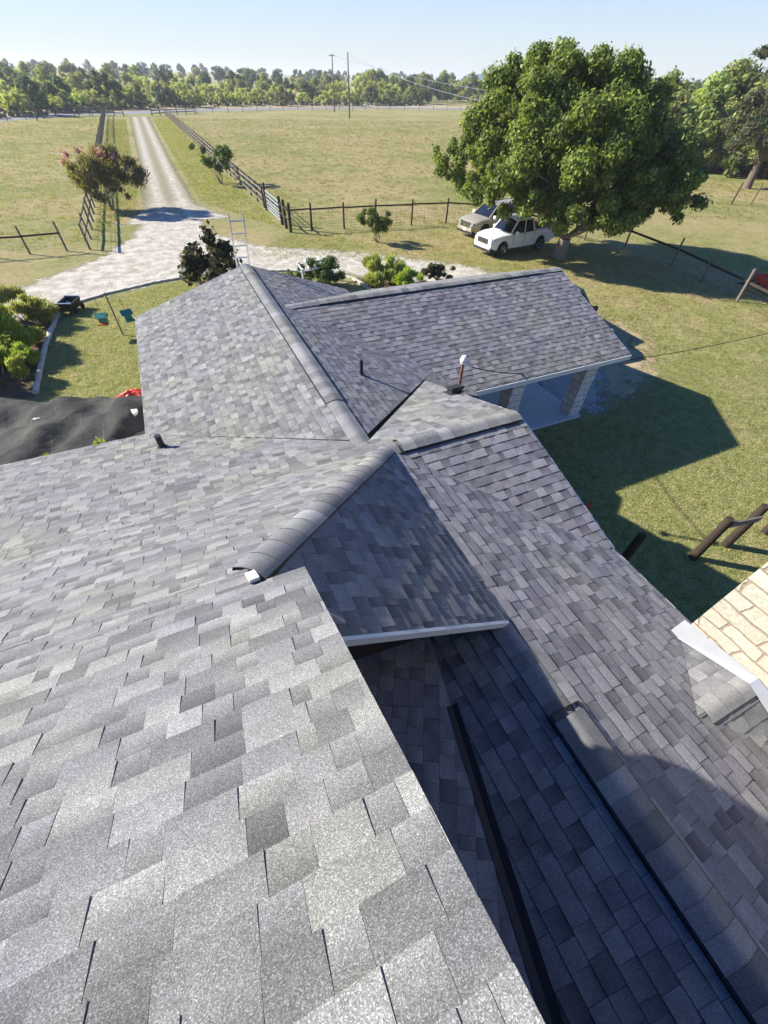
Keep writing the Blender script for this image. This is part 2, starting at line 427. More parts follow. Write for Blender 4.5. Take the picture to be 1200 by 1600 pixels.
# upper roof (two convex pieces so that its lower outer corner overhangs the side slope)
slope('roof_slope', [(-2.75, YR), (AX, YR), (AX, AEDGE), (-2.75, AEDGE)], zA, 11, .1045, (.1, .22), (.06, .17), .0036, 'sunlit upper roof slope in the foreground')
slope('roof_slope', [(-2.75, AEDGE), (-.062, AEDGE), (-.062, .757), (-2.75, .757)], zA, 11, .1045, (.1, .22), (.06, .17), .0036, 'sunlit strip of slope level with the top of the hip')
slope('roof_slope', [(-2.75, .757), (-.062, .757), (P0x - .003, P0y), (-2.75, P0y)], zA, 11, .1045, (.1, .22), (.06, .17), .0036, 'sunlit slope running down to the hip cap')
slope('roof_slope', [(-2.75, P0y), (P0x, P0y), (.838, 2.02), (-.651, EY + .03), (-2.75, EY)], zB, 12, label='flatter lower slope above the left eave')
slope('roof_slope', [(P0x, P0y), (1.925, P0y), (1.925, 3.16), (.838, 2.02)], zB, 12, label='small pale triangular slope with the box vent')
slope('roof_slope', [(-2.75, YR), (AX, YR), (AX, YR - 2.2), (-2.75, YR - 2.2)], lambda x, y: zA(0, YR) - M1 * (YR - y), 13, .1045, label='back slope behind the main ridge')
# steep side slope in shade, and the flatter side slope below it
slope('roof_slope', [(-.055, AEDGE), (-.055, .517), (P0x, .535), (P0x, P0y - .004)], zC, 21, .143, (.13, .25), (.09, .17), label='steep blue-shaded slope above the white rake board')
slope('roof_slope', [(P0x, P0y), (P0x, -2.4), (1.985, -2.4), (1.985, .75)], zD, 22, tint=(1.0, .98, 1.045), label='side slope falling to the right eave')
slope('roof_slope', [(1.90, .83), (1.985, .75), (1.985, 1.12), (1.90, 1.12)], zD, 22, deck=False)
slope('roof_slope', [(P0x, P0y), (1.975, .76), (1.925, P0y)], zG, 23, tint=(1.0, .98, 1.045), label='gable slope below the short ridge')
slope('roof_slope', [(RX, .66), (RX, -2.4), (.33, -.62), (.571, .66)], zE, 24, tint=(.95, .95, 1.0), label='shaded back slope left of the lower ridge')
slope('roof_slope', [(.33, -.62), (RX, -2.4), (.12, -2.4)], zE, 24, deck=False)
# small counter slope between the lower roof's valley and the upper gable wall
va, vb = (.55, .55), (.33, -.62)
def zV(x, y):
    # rises gently to the left of the valley
    za, zb = zE(*va), zE(*vb)
    dx, dy = vb[0] - va[0], vb[1] - va[1]; L2 = dx * dx + dy * dy
    t = ((x - va[0]) * dx + (y - va[1]) * dy) / L2
    s = ((x - va[0]) * dy - (y - va[1]) * dx) / math.sqrt(L2)
    return za + (zb - za) * t + .22 * s
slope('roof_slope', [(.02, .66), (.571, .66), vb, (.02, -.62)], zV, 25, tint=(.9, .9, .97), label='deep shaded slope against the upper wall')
slope('roof_slope', [(.02, -.62), vb, (.12, -2.2), (.02, -2.2)], zV, 25, deck=False)
# west wing
NY = 5.99
slope('roof_slope', [(WX, 2.05), (WX, NY), (-.645, NY), (-.645, 3.38)], zWw, 31, .143, label='broad grey slope of the far wing above the left lawn')
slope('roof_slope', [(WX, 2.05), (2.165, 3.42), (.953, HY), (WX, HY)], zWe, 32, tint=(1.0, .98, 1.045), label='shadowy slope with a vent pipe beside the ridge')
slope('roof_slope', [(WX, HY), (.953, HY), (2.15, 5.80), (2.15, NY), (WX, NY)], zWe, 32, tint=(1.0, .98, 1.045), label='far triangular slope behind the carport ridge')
slope('roof_slope', [(1.9, 2.95), (2.46, 2.95), (2.5, 3.07), (2.165, 3.42), (1.9, 3.14)], zWe, 32, label='sliver of slope tucked under the small pale triangle')
# carport wing
HX = 4.745
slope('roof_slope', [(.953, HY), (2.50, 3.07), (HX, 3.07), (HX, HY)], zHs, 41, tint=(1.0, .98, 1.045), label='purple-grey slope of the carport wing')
slope('roof_slope', [(.953, HY), (HX, HY), (HX, 6.17), (2.5, 6.17)], zHn, 42, label='far slope of the carport wing')

# ridge caps ---------------------------------------------------------------
def cap(name, a, b, s1, s2, wd=.15, rise=.0, piece=.2, seed=1, vent=None, vrise=.022, r0=.07):
    """bent cap shingles along a->b; s1,s2 = unit vectors down each slope, square to the ridge; vent=(t0,t1) raises that stretch"""
    a = Vector(a); b = Vector(b); L = (b - a).length; d = (b - a) / L
    up = -(s1 + s2); up = up.normalized() if up.length > 1e-3 else Vector((0, 0, 1))
    mb = MB(); vb_ = MB(); r = random.Random(seed); N = 9; n = int(L / piece)
    def prof(t, lift, w_):
        out = []
        for i in range(-N, N + 1):
            q = abs(i) / N * w_; s = s2 if i > 0 else s1
            # rounded crest
            if q < r0: off = s * q + up * (-(q * q) / (2 * r0) * 0) ; hgt = -(s.dot(up)) ; off = off + up * (hgt * (q - q * q / (2 * r0) - 0))
            else: off = s * q + up * (-(s.dot(up)) * r0 / 2)
            out.append(a + d * t + off + up * (lift + rise))
        return out
    for i in range(n):
        t0, t1 = i * L / n, (i + 1) * L / n
        v = vent and (vent[0] <= (t0 + t1) / 2 / L <= vent[1])
        vl = vrise if v else 0.006
        qq = r.uniform(.8, 1.2); cc = tuple(c * qq for c in r.choice(PAL[:9]))
        p0 = prof(t0, vl + .006, wd); p1 = prof(t1, vl + .001, wd)
        for k_ in (0, -1): mb.quad([p0[k_], p1[k_], p1[k_] - up * .045, p0[k_] - up * .045], tuple(c * .3 for c in cc))
        for j in range(2 * N):
            e = 1 - .35 * (abs(j + .5 - N) / N < .25) * 0
            mb.quad([p0[j], p0[j + 1], p1[j + 1], p1[j]], cc)
        q0 = prof(t0, vl - .003, wd)
        for j in range(2 * N): mb.quad([q0[j], q0[j + 1], p0[j + 1], p0[j]], tuple(c * .4 for c in cc))
    ob = mb.build(name, MAT['shingle'], house, smooth=False)
    if vent:
        t0, t1 = vent[0] * L, vent[1] * L
        for k_, sgn in ((0, 1), (-1, -1)):
            p = prof(t0, vrise + .004, wd + .004)[k_]; q = prof(t1, vrise + .004, wd + .004)[k_]
            s = s1 if k_ == 0 else s2
            dn = up * -.034 
            p = p - up * .007; q = q - up * .007; dn = up * -(vrise + .010); p = p + s * .010; q = q + s * .010
            vb_.quad([p, q, q + dn, p + dn])
            vb_.quad([p - s * .03, q - s * .03, q, p]); vb_.quad([p + dn, q + dn, q + dn + s * .012, p + dn + s * .012])
        for tt in (t0, t1):
            pr = prof(tt, vrise - .0005, wd); lo = prof(tt, -.012, wd)
            for j in range(2 * N): vb_.quad([pr[j], pr[j + 1], lo[j + 1], lo[j]])
        vb_.build('ridge_vent', MAT['vent_black'], ob)
    return ob
def dn(vec): v = Vector(vec); return v.normalized()
# directions down each slope, square to the ridge
X1 = dn((-1, 0, -.313)); X2 = dn((1, 0, -.333))
cap('ridge_cap', U(WX, NY, WR), U(WX, 2.02, WR), X1, X2, .155, .0, .2, 3, (.03, .86), r0=.07)
Y1 = dn((0, 1, -.333)); Y2 = dn((0, -1, -.333))
cap('ridge_cap', U(P0x, P0y, P0z), U(1.915, P0y, P0z), Y1, Y2, .15, 0, .2, 4, (.07, .97), r0=.065)
cap('ridge_cap', U(.955, HY, HR), U(HX, HY, HR), Y1, Y2, .155, 0, .2, 5, (.1, .9), r0=.07)
hipd = (U(-.055, .76, zA(0, .76)) - U(P0x, P0y, P0z)).normalized()
ha = U(-.067, .752, zA(0, .752)); hb = U(P0x, P0y, P0z)
hd = (hb - ha).normalized()
nA_ = Vector((0, M1, 1)).normalized(); nC_ = Vector((MC, 0, 1)).normalized()
sA = hd.cross(nA_).normalized(); sA = sA if sA.z < 0 else -sA
sA = -sA if (sA.x > 0) else sA
sC = hd.cross(nC_).normalized(); sC = -sC if sC.x < 0 else sC
cap('hip_cap', ha + hd * .03, hb + hd * .04, sA, sC, .13, .002, .2, 6, r0=.10)
cap('ridge_cap', U(RX, .535, P0z), U(RX, -2.4, P0z), dn((-1, 0, -ME)), dn((1, 0, -MD)), .155, 0, .15, 7, (.13, 1.01), .042, r0=.05)
cap('ridge_cap', U(-2.7, YR, zA(0, YR)), U(AX, YR, zA(0, YR)), dn((0, 1, -M1)), dn((0, -1, -M1)), .15, 0, .2, 8, r0=.05)

# boards, walls, small roof pieces -------------------------------------------
b = MB()
def board(mb, p, q, h=.14, t=.025, drop=0):
    p = Vector(p) + Vector((0, 0, -h / 2 - drop)); q = Vector(q) + Vector((0, 0, -h / 2 - drop)); mb.beam(p, q, t, h)
fb = MB(); board(fb, U(-.05, .510, zC(-.05, 0)), U(P0x - .03, .528, zC(P0x - .03, 0)), .075, .03, .0); o = fb.build('rake_board', MAT['white_trim'], house); o['label'] = 'white rake board under the blue-shaded slope'
for (p, q) in ((U(2.44, 3.06, zHs(0, 3.07)), U(HX, 3.06, zHs(0, 3.07))), (U(HX + .008, 3.07, zHs(0, 3.07)), U(HX + .008, HY, HR)), (U(HX + .008, HY, HR), U(HX + .008, 6.17, zHn(0, 6.17))),
               (U(-2.75, EY - .012, zB(0, EY)), U(-.66, EY + .01, zB(0, EY))), (U(-.638, 3.42, zWw(-.645, 0)), U(-.638, NY, zWw(-.645, 0))),
               (U(-.645, NY + .008, zWw(-.645, 0)), U(WX, NY + .008, WR)), (U(WX, NY + .008, WR), U(2.15, NY + .008, zWe(2.15, 0))),
               (U(1.932, P0y, P0z), U(1.932, 3.16, zB(0, 3.16))), (U(1.932, P0y, P0z), U(1.982, .80, zG(0, .80))), (U(1.992, 1.12, zD(1.985, 0)), U(1.992, -2.4, zD(1.985, 0))),
               ):
    f_ = MB(); board(f_, p, q, .12, .022, .012); f_.build('fascia_board', MAT['white_trim'], house)
wl = MB()
def wall(x0, y0, x1, y1, zt0, zt1, zb=0.0):
    a, c = U(x0, y0, 0), U(x1, y1, 0)
    wl.quad([(a.x, a.y, zb), (c.x, c.y, zb), (c.x, c.y, H + zt1 * A), (a.x, a.y, H + zt0 * A)])
i_ = .2
wall(-2.6, 3.16, -.45, 3.16, zB(0, 3.16) - .06, zB(0, 3.16) - .06)
wall(-.45, 3.16, -.45, 5.8, zWw(-.45, 0) - .06, zWw(-.45, 0) - .06)
wall(-.45, 5.8, WX, 5.8, zWw(-.45, 0) - .06, WR - .06); wall(WX, 5.8, 2.2, 5.8, WR - .06, zWe(2.15, 0) - .06)
wall(2.2, 5.8, 2.2, 3.3, zHs(0, 3.3) - .1, zHs(0, 3.3) - .1)
wall(2.2, 3.3, 1.75, 3.0, zHs(0, 3.3) - .1, zHs(0, 3.0) - .06)
wall(1.75, 3.0, 1.75, P0y, zB(0, 3.0) - .06, P0z - .06); wall(1.75, P0y, 1.75, .7, P0z - .06, zG(0, .7) - .06)
wall(1.75, .7, 1.75, -2.3, zD(1.75, 0) - .06, zD(1.75, 0) - .06)
o = wl.build('outer_wall', MAT['pillar_stone'], house)
wu = MB()
def quadU(*p): wu.quad([U(*q) for q in p])
quadU((.025, AEDGE - .1, zA(0, AEDGE - .1) - .05), (.025, YR, zA(0, YR) - .05), (.025, YR, -2.6), (.025, AEDGE - .1, -2.6))
quadU((.025, YR, zA(0, YR) - .05), (.025, YR - 2.1, zA(0, YR) - M1 * 2.1 - .05), (.025, YR - 2.1, -3), (.025, YR, -3))
quadU((.025, .66, zC(.025, 0) - .05), (P0x - .02, .66, zC(P0x - .02, 0) - .04), (P0x - .02, .66, -1.75), (.025, .66, -2.0))
wu.build('gable_wall', MAT['wood_dark'], house)

# flashing stub at the top of the hip, valley strip
fl = MB(); p = U(-.052, .700, zA(0, .70)) 
fl.box(p + Vector((0, 0, .03)), (.06, .13, .02), mat=Matrix.Rotation(math.radians(-30), 3, 'X') @ Matrix.Rotation(.15, 3, 'Z'))
o = fl.build('flashing', MAT['white_trim'], house); o['label'] = 'bright bent metal stub at the top of the hip'
vs = MB()
for t0, t1 in ((0.16, 1.0), (1.0, 2.4)):
    def vp(t, s):
        x = va[0] + (vb[0] - va[0]) * t; y = va[1] + (vb[1] - va[1]) * t
        wv = .021 + .010 * t
        x += s * wv
        return U(x, y, (zE(x, y) if s > 0 else zV(x, y)) + .006)
    vs.quad([vp(t0, -1), vp(t0, 0), vp(t1, 0), vp(t1, -1)]); vs.quad([vp(t0, 0), vp(t0, 1), vp(t1, 1), vp(t1, 0)])
o = vs.build('valley_lining', MAT['membrane'], house); o['label'] = 'black membrane strip lining the shaded valley'

def pipe(name, p, h, r, lean=(0, 0), mat='pipe_black'):
    m = MB(); p = Vector(p); q = p + Vector((lean[0], lean[1], h)); m.tube([p - Vector((0, 0, .08)), p, q], [r, r, r], 14, cap=False)
    m.tube([q, q + Vector((0, 0, .001)), q - Vector((0, 0, .05))], [r, r * .8, r * .8], 14)
    m.tube([p - Vector((0, 0, .03)), p + Vector((0, 0, .05))], [r * 2.1, r * 1.15], 14)
    return m.build(name, MAT[mat], house)
def on(zf, pxl, pyl):                                # where a photograph pixel meets a roof plane
    v = ray(pxl, pyl); lo, hi = .01, 20.0
    for _ in range(80):
        m = (lo + hi) / 2; q = v / np.linalg.norm(v) * m * A * 0 + v / np.linalg.norm(v) * m
        x, y, z = q
        if z > zf(x, y): lo = m
        else: hi = m
    return (x, y)
x, y = on(zB, 254, 699); o = pipe('vent_pipe', U(x, y, zB(x, y)), .24, .05); o['label'] = 'black vent pipe on the pale slope above the left eave'
x, y = on(zWe, 565, 586); o = pipe('vent_pipe', U(x, y, zWe(x, y)), .30, .035); o['label'] = 'black vent pipe on the shadowy slope beside the long ridge'
x, y = on(zB, 709, 613)
p = U(x, y, zB(x, y)); bv = MB(); Rt = Matrix.Rotation(-math.atan(ML), 3, 'X')
bv.box(p + Vector((0, 0, .11)), (.27, .25, .035), mat=Rt); bv.box(p + Vector((0, 0, .05)), (.2, .18, .1), mat=Rt); bv.box(p + Vector((0, 0, .010)), (.32, .3, .006), mat=Rt)
o = bv.build('box_vent', MAT['plastic_black'], house)
x, y = on(zB, 717, 605); p = U(x, y, zB(x, y)); ms = MB(); ms.tube([p, p + Vector((0, 0, .5))], .03, 10); ms.tube([p - Vector((0, 0, .02)), p + Vector((0, 0, .04))], [.1, .05], 10)
mo = ms.build('service_mast', MAT['copper'], house)
wh = MB(); q = p + Vector((0, 0, .5)); wh.tube([q, q + Vector((0, 0, .06)), q + Vector((.02, 0, .12)), q + Vector((.05, 0, .14))], [.055, .075, .06, .02], 12)
wh.build('weatherhead', MAT['white_trim'], mo)
wh = MB(); wh.tube([q + Vector((0, 0, .0)), q + Vector((.12, -.02, .0)), q + Vector((.22, -.03, -.09))], [.012, .016, .018], 8); wh.build('cable_bracket', MAT['white_trim'], mo)
mast_top = q

# gutterless corner pieces and chimney with its cricket
cx = 1.829; cy0 = .224; cyT = -.085
chim = MB(); x0 = cx * A; y0 = cy0 * A
zc0 = H + zD(cx, 0) * A
chim.box((x0 + .45, y0 - 1.25, (zc0 - 1.0 + 10.6) / 2), (.9, 2.5, 10.6 - zc0 + 1.0))
co = chim.build('chimney', MAT['limestone'], house); co['label'] = 'cream limestone chimney rising past the right eave'
ztip = zD(1.455, 0)
crk = lambda s: (lambda x, y: ztip - (ztip - zD(cx, 0)) * abs(y - cyT) / (cy0 - cyT))
slope('cricket_slope', [(1.455, cyT), (cx, cy0), (cx, cyT)], crk(1), 51, label='small saddle slope behind the stone chimney')
slope('cricket_slope', [(1.455, cyT), (cx, cyT), (cx, 2 * cyT - cy0)], crk(-1), 52)
dy = (cy0 - cyT); dz = (ztip - zD(cx, 0))
cap('ridge_cap', U(1.50, cyT, ztip), U(cx - .01, cyT, ztip), dn((0, 1, -dz / dy)), dn((0, -1, -dz / dy)), .11, 0, .2, 9, r0=.06)
fs = MB()
def fpt(y, up): 
    zz = crk(1)(cx, y); return Vector((cx * A - .012 - up * .05, y * A, H + zz * A + up * .30 + .012))
fs.box((0, 0, -50), (.01, .01, .01)) if False else None
ys = [cy0 + .03, cyT, 2 * cyT - cy0 - .03]
for i in range(2):
    a_, b_ = ys[i], ys[i + 1]
    A0 = Vector((cx * A - .10, a_ * A, H + crk(1)(cx, a_) * A + .02)); B0 = Vector((cx * A - .10, b_ * A, H + crk(1)(cx, b_) * A + .02))
    A1 = Vector((cx * A - .014, a_ * A, H + zD(cx, 0) * A + .22)); B1 = Vector((cx * A - .014, b_ * A, H + zD(cx, 0) * A + (.34 if i == 0 else .22)))
    if i == 1: A1.z = H + zD(cx, 0) * A + .34
    fs.quad([A0, B0, B1, A1])
o = fs.build('flashing', MAT['galv'], co)

# carport pillars
for (xx, lab) in ((4.60, 'right-hand stone pillar at the end of the carport'), (3.42, 'second stone pillar, half behind the near gable')):
    pm = MB(); pm.box((xx * A - .1, 7.35 + .22, 1.15), (.42, .42, 2.34)); o = pm.build('pillar', MAT['pillar_stone'], house); o['label'] = lab
hb_ = MB(); hb_.beam(Vector((2.3 * A, 7.5, 2.2)), Vector((HX * A - .1, 7.5, 2.2)), .2, .22); hb_.build('beam', MAT['white_trim'], house)
cs = MB(); cs.box((7.6, 10.6, -.02), (5.2, 6.7, .16)); o = cs.build('carport_slab', MAT['concrete']); tag(o, kind='structure')

#SECTION_GROUND
# ------------------------------------------------------------------ ground
gm = MB(); gm.quad([(-1600, -1600, 0), (1600, -1600, 0), (1600, 1600, 0), (-1600, 1600, 0)])
o = gm.build('ground', MAT['field_grass']); tag(o, kind='structure')
def inside_sd(P, poly):
    """signed distance (positive inside) of points to a polygon"""
    P = np.asarray(P, float); poly = np.asarray(poly, float); n = len(poly)
    d = np.full(len(P), 1e9); ins = np.zeros(len(P), bool)
    for i in range(n):
        a = poly[i]; b = poly[(i + 1) % n]; ab = b - a; L = (ab ** 2).sum() + 1e-12
        t = np.clip(((P - a) @ ab) / L, 0, 1); q = a + t[:, None] * ab
        d = np.minimum(d, np.hypot(*(P - q).T))
        c = ((a[1] > P[:, 1]) != (b[1] > P[:, 1])) & (P[:, 0] < (b[0] - a[0]) * (P[:, 1] - a[1]) / (b[1] - a[1] + 1e-12) + a[0])
        ins ^= c
    return np.where(ins, d, -d)
def patch(name, poly, mat, z, step=.5, feather=1.0, track=None, k=1.0, kind='structure'):
    poly = [(p[0], p[1]) for p in poly]; pa = np.array(poly)
    x0, y0 = pa.min(0) - feather; x1, y1 = pa.max(0) + feather
    nx, ny = int((x1 - x0) / step) + 2, int((y1 - y0) / step) + 2
    X, Y = np.meshgrid(x0 + np.arange(nx) * step, y0 + np.arange(ny) * step)
    P = np.stack([X.ravel(), Y.ravel()], 1); sdv = inside_sd(P, poly)
    I = np.arange(nx * ny).reshape(ny, nx)
    F = np.stack([I[:-1, :-1], I[:-1, 1:], I[1:, 1:], I[1:, :-1]], -1).reshape(-1, 4)
    keep = sdv[F].max(1) > -feather; F = F[keep]
    used = np.unique(F); mp = np.zeros(nx * ny, int); mp[used] = np.arange(len(used)); F = mp[F]
    P = P[used]; s = sdv[used]
    col = np.zeros((len(P), 3)); col[:, 0] = np.clip(s * k, -2, 2)
    col[:, 1] = 1 if track is None else track(P)
    V = np.concatenate([P, np.full((len(P), 1), z)], 1)
    ob = fast_mesh(name, V, F, col, MAT[mat]); tag(ob, kind=kind); return ob
def gp(*pts): return [tuple(G(*p)[:2]) for p in pts]
def trk(P):
    x, y = P[:, 0], P[:, 1]; c = 1.05 + (y - 40) * .011
    t = np.exp(-((np.abs(x - c) - .82) / .42) ** 2)
    f = np.clip((y - 36) / 8, 0, 1); return 1 - f * (1 - t)
drive = [(-2.4, 36), (-1.0, 41), (-.4, 60), (-.2, 90), (.2, 127), (3.9, 127), (3.3, 90), (2.9, 60), (2.9, 41), (4.6, 36)]
yard = gp((300, 325), (330, 362), (400, 383), (480, 389), (560, 394), (640, 402), (700, 410), (760, 420), (770, 431), (700, 445)) + [(9.5, 20.5), (7.6, 22.6)] + \
       [(5.0, 23.7), (.6, 24.4), (-3.4, 23.2), (-5.4, 22.1), (-9, 20.3), (-16, 17)] + [(-20, 22)] + gp((0, 461), (60, 438), (150, 405), (205, 372), (226, 340)) + [(-.75, 40)]
patch('gravel_drive', drive, 'gravel', .012, .35, .9, trk, 1.2)
patch('gravel_yard', yard, 'gravel', .008, .5, .8, trk)
patch('dirt_patch', [(10.8, 8.5), (14.5, 13.5), (17, 13.5), (17.5, 11.0), (15, 8.4), (12.5, 7.0)], 'dry_dirt', .006, .4, 1.5, None, .5)
patch('gravel_patch', [(9.6, 7.6), (10.3, 13.5), (13.2, 14.5), (13.6, 11.0), (12.6, 8.5), (11.2, 7.2)], 'pale_gravel', .010, .3, .8, None, .8)
patch('soil_bed', [(-5.1, 22.2), (-5.3, 14.6), (-10, 13), (-11, 20.0)], 'soil', .006, .4, .4)
patch('soil_bed', [(8.3, 19.5), (8.0, 21.7), (9.2, 21.2), (13.5, 20.2), (14, 18), (9, 17.5)], 'soil', .006, .4, .4)
patch('soil_bed', [(-12, 10.3), (-12, 5), (-1.2, 5), (-1.2, 10.3)], 'soil', .005, .4, .3)
# the road across the front, running off both ways
rn = [(-60, 100), (-21, 116), (-9.5, 130), (2, 134.5), (17, 143.5), (40, 152), (72, 160), (100, 157.5), (160, 140), (260, 100)]
rm = MB()
def offs(pts, w):
    out = []
    for i, p in enumerate(pts):
        a = Vector(pts[max(i - 1, 0)]); b_ = Vector(pts[min(i + 1, len(pts) - 1)]); d = (b_ - a).normalized(); out.append((p[0] - d.y * w, p[1] + d.x * w))
    return out
rf = offs(rn, 7.5)
for i in range(len(rn) - 1): rm.quad([(*rn[i], .016), (*rn[i + 1], .016), (*rf[i + 1], .016), (*rf[i], .016)])
o = rm.build('road', MAT['road']); tag(o, kind='structure')
patch('side_track', [(92, 166), (70, 176), (66, 186), (72, 187), (80, 179), (101, 166)], 'gravel', .02, 1.0, .8)
patch('roadside_verge', [(p[0], p[1]) for p in rf] + [(240, 135), (150, 175), (60, 200), (-10, 175), (-60, 130)], 'dry_dirt', .01, 3.0, 3, None, .2)

# ------------------------------------------------------------------ foliage
LG = [(.06, .105, .018), (.085, .135, .022), (.11, .165, .03), (.045, .08, .015)]
def crown_mesh(clumps, n, size, pal, seed, droop=.0, up=.35, elong=1.6, shell=.55, name='crown', radial=None):
    """clumps: list of (center, radius-vector); leaves are small bent quads through each clump"""
    r = np.random.RandomState(seed)
    vol = np.array([c[1][0] * c[1][1] * c[1][2] for c in clumps]) ** .72; pr_ = vol / vol.sum()
    idx = r.choice(len(clumps), n, p=pr_)
    Cc = np.array([c[0] for c in clumps], float)[idx]; Rr = np.array([c[1] for c in clumps], float)[idx]
    d = r.normal(size=(n, 3)); d /= np.linalg.norm(d, axis=1)[:, None]
    rad = (shell + (1 - shell) * r.rand(n)) * (1 + .16 * r.normal(size=n)); P = Cc + d * Rr * rad[:, None]
    nrm = d * .9 + r.normal(size=(n, 3)) * .55 + np.array([0, 0, up]); nrm /= np.linalg.norm(nrm, axis=1)[:, None]
    t = r.normal(size=(n, 3)) + np.array([0, 0, -droop]); t -= (t * nrm).sum(1)[:, None] * nrm; t /= np.linalg.norm(t, axis=1)[:, None]
    if radial is not None:                             # blades and twigs that point away from the plant's foot
        t = P - np.array(radial); t /= np.linalg.norm(t, axis=1)[:, None]; t = t + r.normal(size=(n, 3)) * .33; t /= np.linalg.norm(t, axis=1)[:, None]
        nrm = r.normal(size=(n, 3)) + np.array([0, 0, .8]); nrm -= (nrm * t).sum(1)[:, None] * t; nrm /= np.linalg.norm(nrm, axis=1)[:, None]
    b_ = np.cross(nrm, t); s = size * (.6 + .8 * r.rand(n))[:, None]
    a = t * s * elong * .5; bb = b_ * s * .5
    V = np.stack([P - a, P + bb * .9 - nrm * s * .10, P + a, P - bb * .9 - nrm * s * .10], 1).reshape(-1, 3)
    F = np.arange(4 * n).reshape(n, 4)
    pal = np.array(pal); tone = r.rand(len(clumps))[idx] * .45 + .75
    col = pal[r.choice(len(pal), n)] * (tone * (.8 + .4 * r.rand(n)))[:, None]
    return V, F, np.repeat(col, 4, 0)
def blob_clumps(seed, n, R, c, cr=(.18, .34), flat=.85, low=-.75):
    r = random.Random(seed); out = []
    R = Vector(R); c = Vector(c); m = min(R)
    while len(out) < n:
        v = Vector((r.gauss(0, 1), r.gauss(0, 1), r.gauss(0, 1))).normalized()
        if v.z < low: continue
        q = r.uniform(.35, .92) if r.random() < .4 else r.uniform(.72, .98)
        rr = m * r.uniform(*cr)
        out.append((Vector((v.x * R.x * q, v.y * R.y * q, v.z * R.z * q)) + c, (rr, rr, rr * flat)))
    return out
LK = [.6]
def limbs(mb, base, tip_list, r0, fork=.35, seed=0, rad2=.35, n=8):
    r = random.Random(seed); base = Vector(base)
    for tip in tip_list:
        tip = Vector(tip); mid = base.lerp(tip, .5) + Vector((r.uniform(-.1, .1), r.uniform(-.1, .1), r.uniform(.0, .12))) * (tip - base).length
        mb.tube([base, base.lerp(mid, .5), mid, tip], [r0, r0 * .85, r0 * .6, r0 * .16], n)
def tree(name, loc, label, cat, clumps, n, size, pal, seed, trunk_r, fork_z, tips=9, mat='bark', group=None, stems=1, leafmat='leaf', crown_name='crown', rz=0, **kw):
    t = thing(name, loc, rz, label, cat, group)
    V, F, c = crown_mesh(clumps, n, size, pal, seed, **kw)
    fast_mesh(crown_name, V, F, c, MAT[leafmat], t)
    r = random.Random(seed); mb = MB()
    cs_ = sorted(clumps, key=lambda q: r.random())[:tips]
    for s in range(stems):
        bx = Vector((r.uniform(-.1, .1), r.uniform(-.1, .1), -.05)) if stems > 1 else Vector((0, 0, -.05))
        fz = Vector((bx.x * 2.5 + r.uniform(-.1, .1) * fork_z, bx.y * 2.5 + r.uniform(-.1, .1) * fork_z, fork_z))
        mb.tube([bx + Vector((0, 0, -.1)), bx + Vector((0, 0, .12)), bx.lerp(fz, .5), fz], [trunk_r * 1.5, trunk_r * 1.1, trunk_r * .95, trunk_r * .85], 10)
        limbs(mb, fz, [q[0] for q in cs_[s::stems]], trunk_r * LK[0], seed=seed + s)
    mb.build('trunk', MAT[mat], t, smooth=True)
    return t

# the big shade tree: laid out in a frame whose x runs square to the line of sight
BT = Vector((20.95, 20.75, 0)); ang = math.atan2(BT.y, BT.x) - math.pi / 2
cl = []
r = random.Random(5)
for (cx_, cy_, cz_, R_, n_) in ((-1.3, .3, 5.0, (5.5, 4.5, 3.0), 190), (-5.6, .2, 3.9, (2.2, 2.6, 1.6), 34), (3.3, 0, 3.8, (2.4, 3.0, 1.6), 44), (-1.4, -2.2, 3.7, (5.0, 2.0, 1.6), 48), (-1.6, .2, 7.2, (3.2, 2.6, 1.1), 34), (-.5, -2.6, 2.7, (3.6, 1.4, .95), 40), (-3.6, -1.2, 3.2, (2.6, 2.0, .9), 26), (-1, 2.2, 3.6, (5, 2.4, 1.7), 26), (.6, -.6, 3.0, (3.6, 2.4, 1.0), 26), (4.2, -.6, 3.0, (1.6, 2.0, .9), 14)):
    cl += blob_clumps(int(cx_ * 10 + 77), n_, R_, (cx_, cy_, cz_), (.13, .27) if min(R_) > 1.5 else (.3, .55))
BIGPAL = [(.12, .165, .03), (.165, .215, .04), (.21, .26, .05), (.085, .12, .025), (.24, .28, .07)]
LK[0] = .42
LK[0] = .3
bt_ = tree('shade_tree', BT, 'big spreading green shade tree with the white pickup parked under it', 'tree', cl, 230000, .105, BIGPAL, 3, .36, 1.0, 16, 'bark_pale', rz=ang, droop=1.2, up=.3, shell=.5)
bt_.scale = (1.06, 1.04, 1.0)

LK[0] = .42
CM = [(.2, .24, .08), (.25, .28, .1), (.15, .19, .065), (.27, .2, .12)]
cmc = blob_clumps(21, 40, (2.3, 1.7, 1.2), (.5, 0, 2.1), (.34, .55)) + blob_clumps(29, 14, (1.7, 1.2, .6), (.3, -.5, 1.15), (.4, .6))
t = tree('crape_myrtle', (-3.0, 40.8, 0), 'pink-flowering crape myrtle leaning over the left drive fence', 'tree', cmc, 22000, .075, CM, 31, .06, .7, 12, 'bark_pale', stems=4, shell=.0, radial=(.2, 0, -.5), elong=2.6)
V, F, c = crown_mesh([(Vector((x_, y_, z_)), (.35, .35, .3)) for x_, y_, z_ in ((-1.4, -.3, 3.1), (-.6, -.8, 3.3), (-1.8, .2, 2.7), (1.3, -.5, 3.0), (.6, -1.0, 3.2), (-.2, -1.5, 2.3), (1.9, -.8, 2.4))], 420, .12, [(.42, .2, .24), (.45, .26, .28), (.3, .17, .16)], 4, shell=.1)
fast_mesh('blossom', V, F, c, MAT['leaf'], t)
GR2 = [(.11, .18, .035), (.15, .22, .045), (.085, .14, .03)]
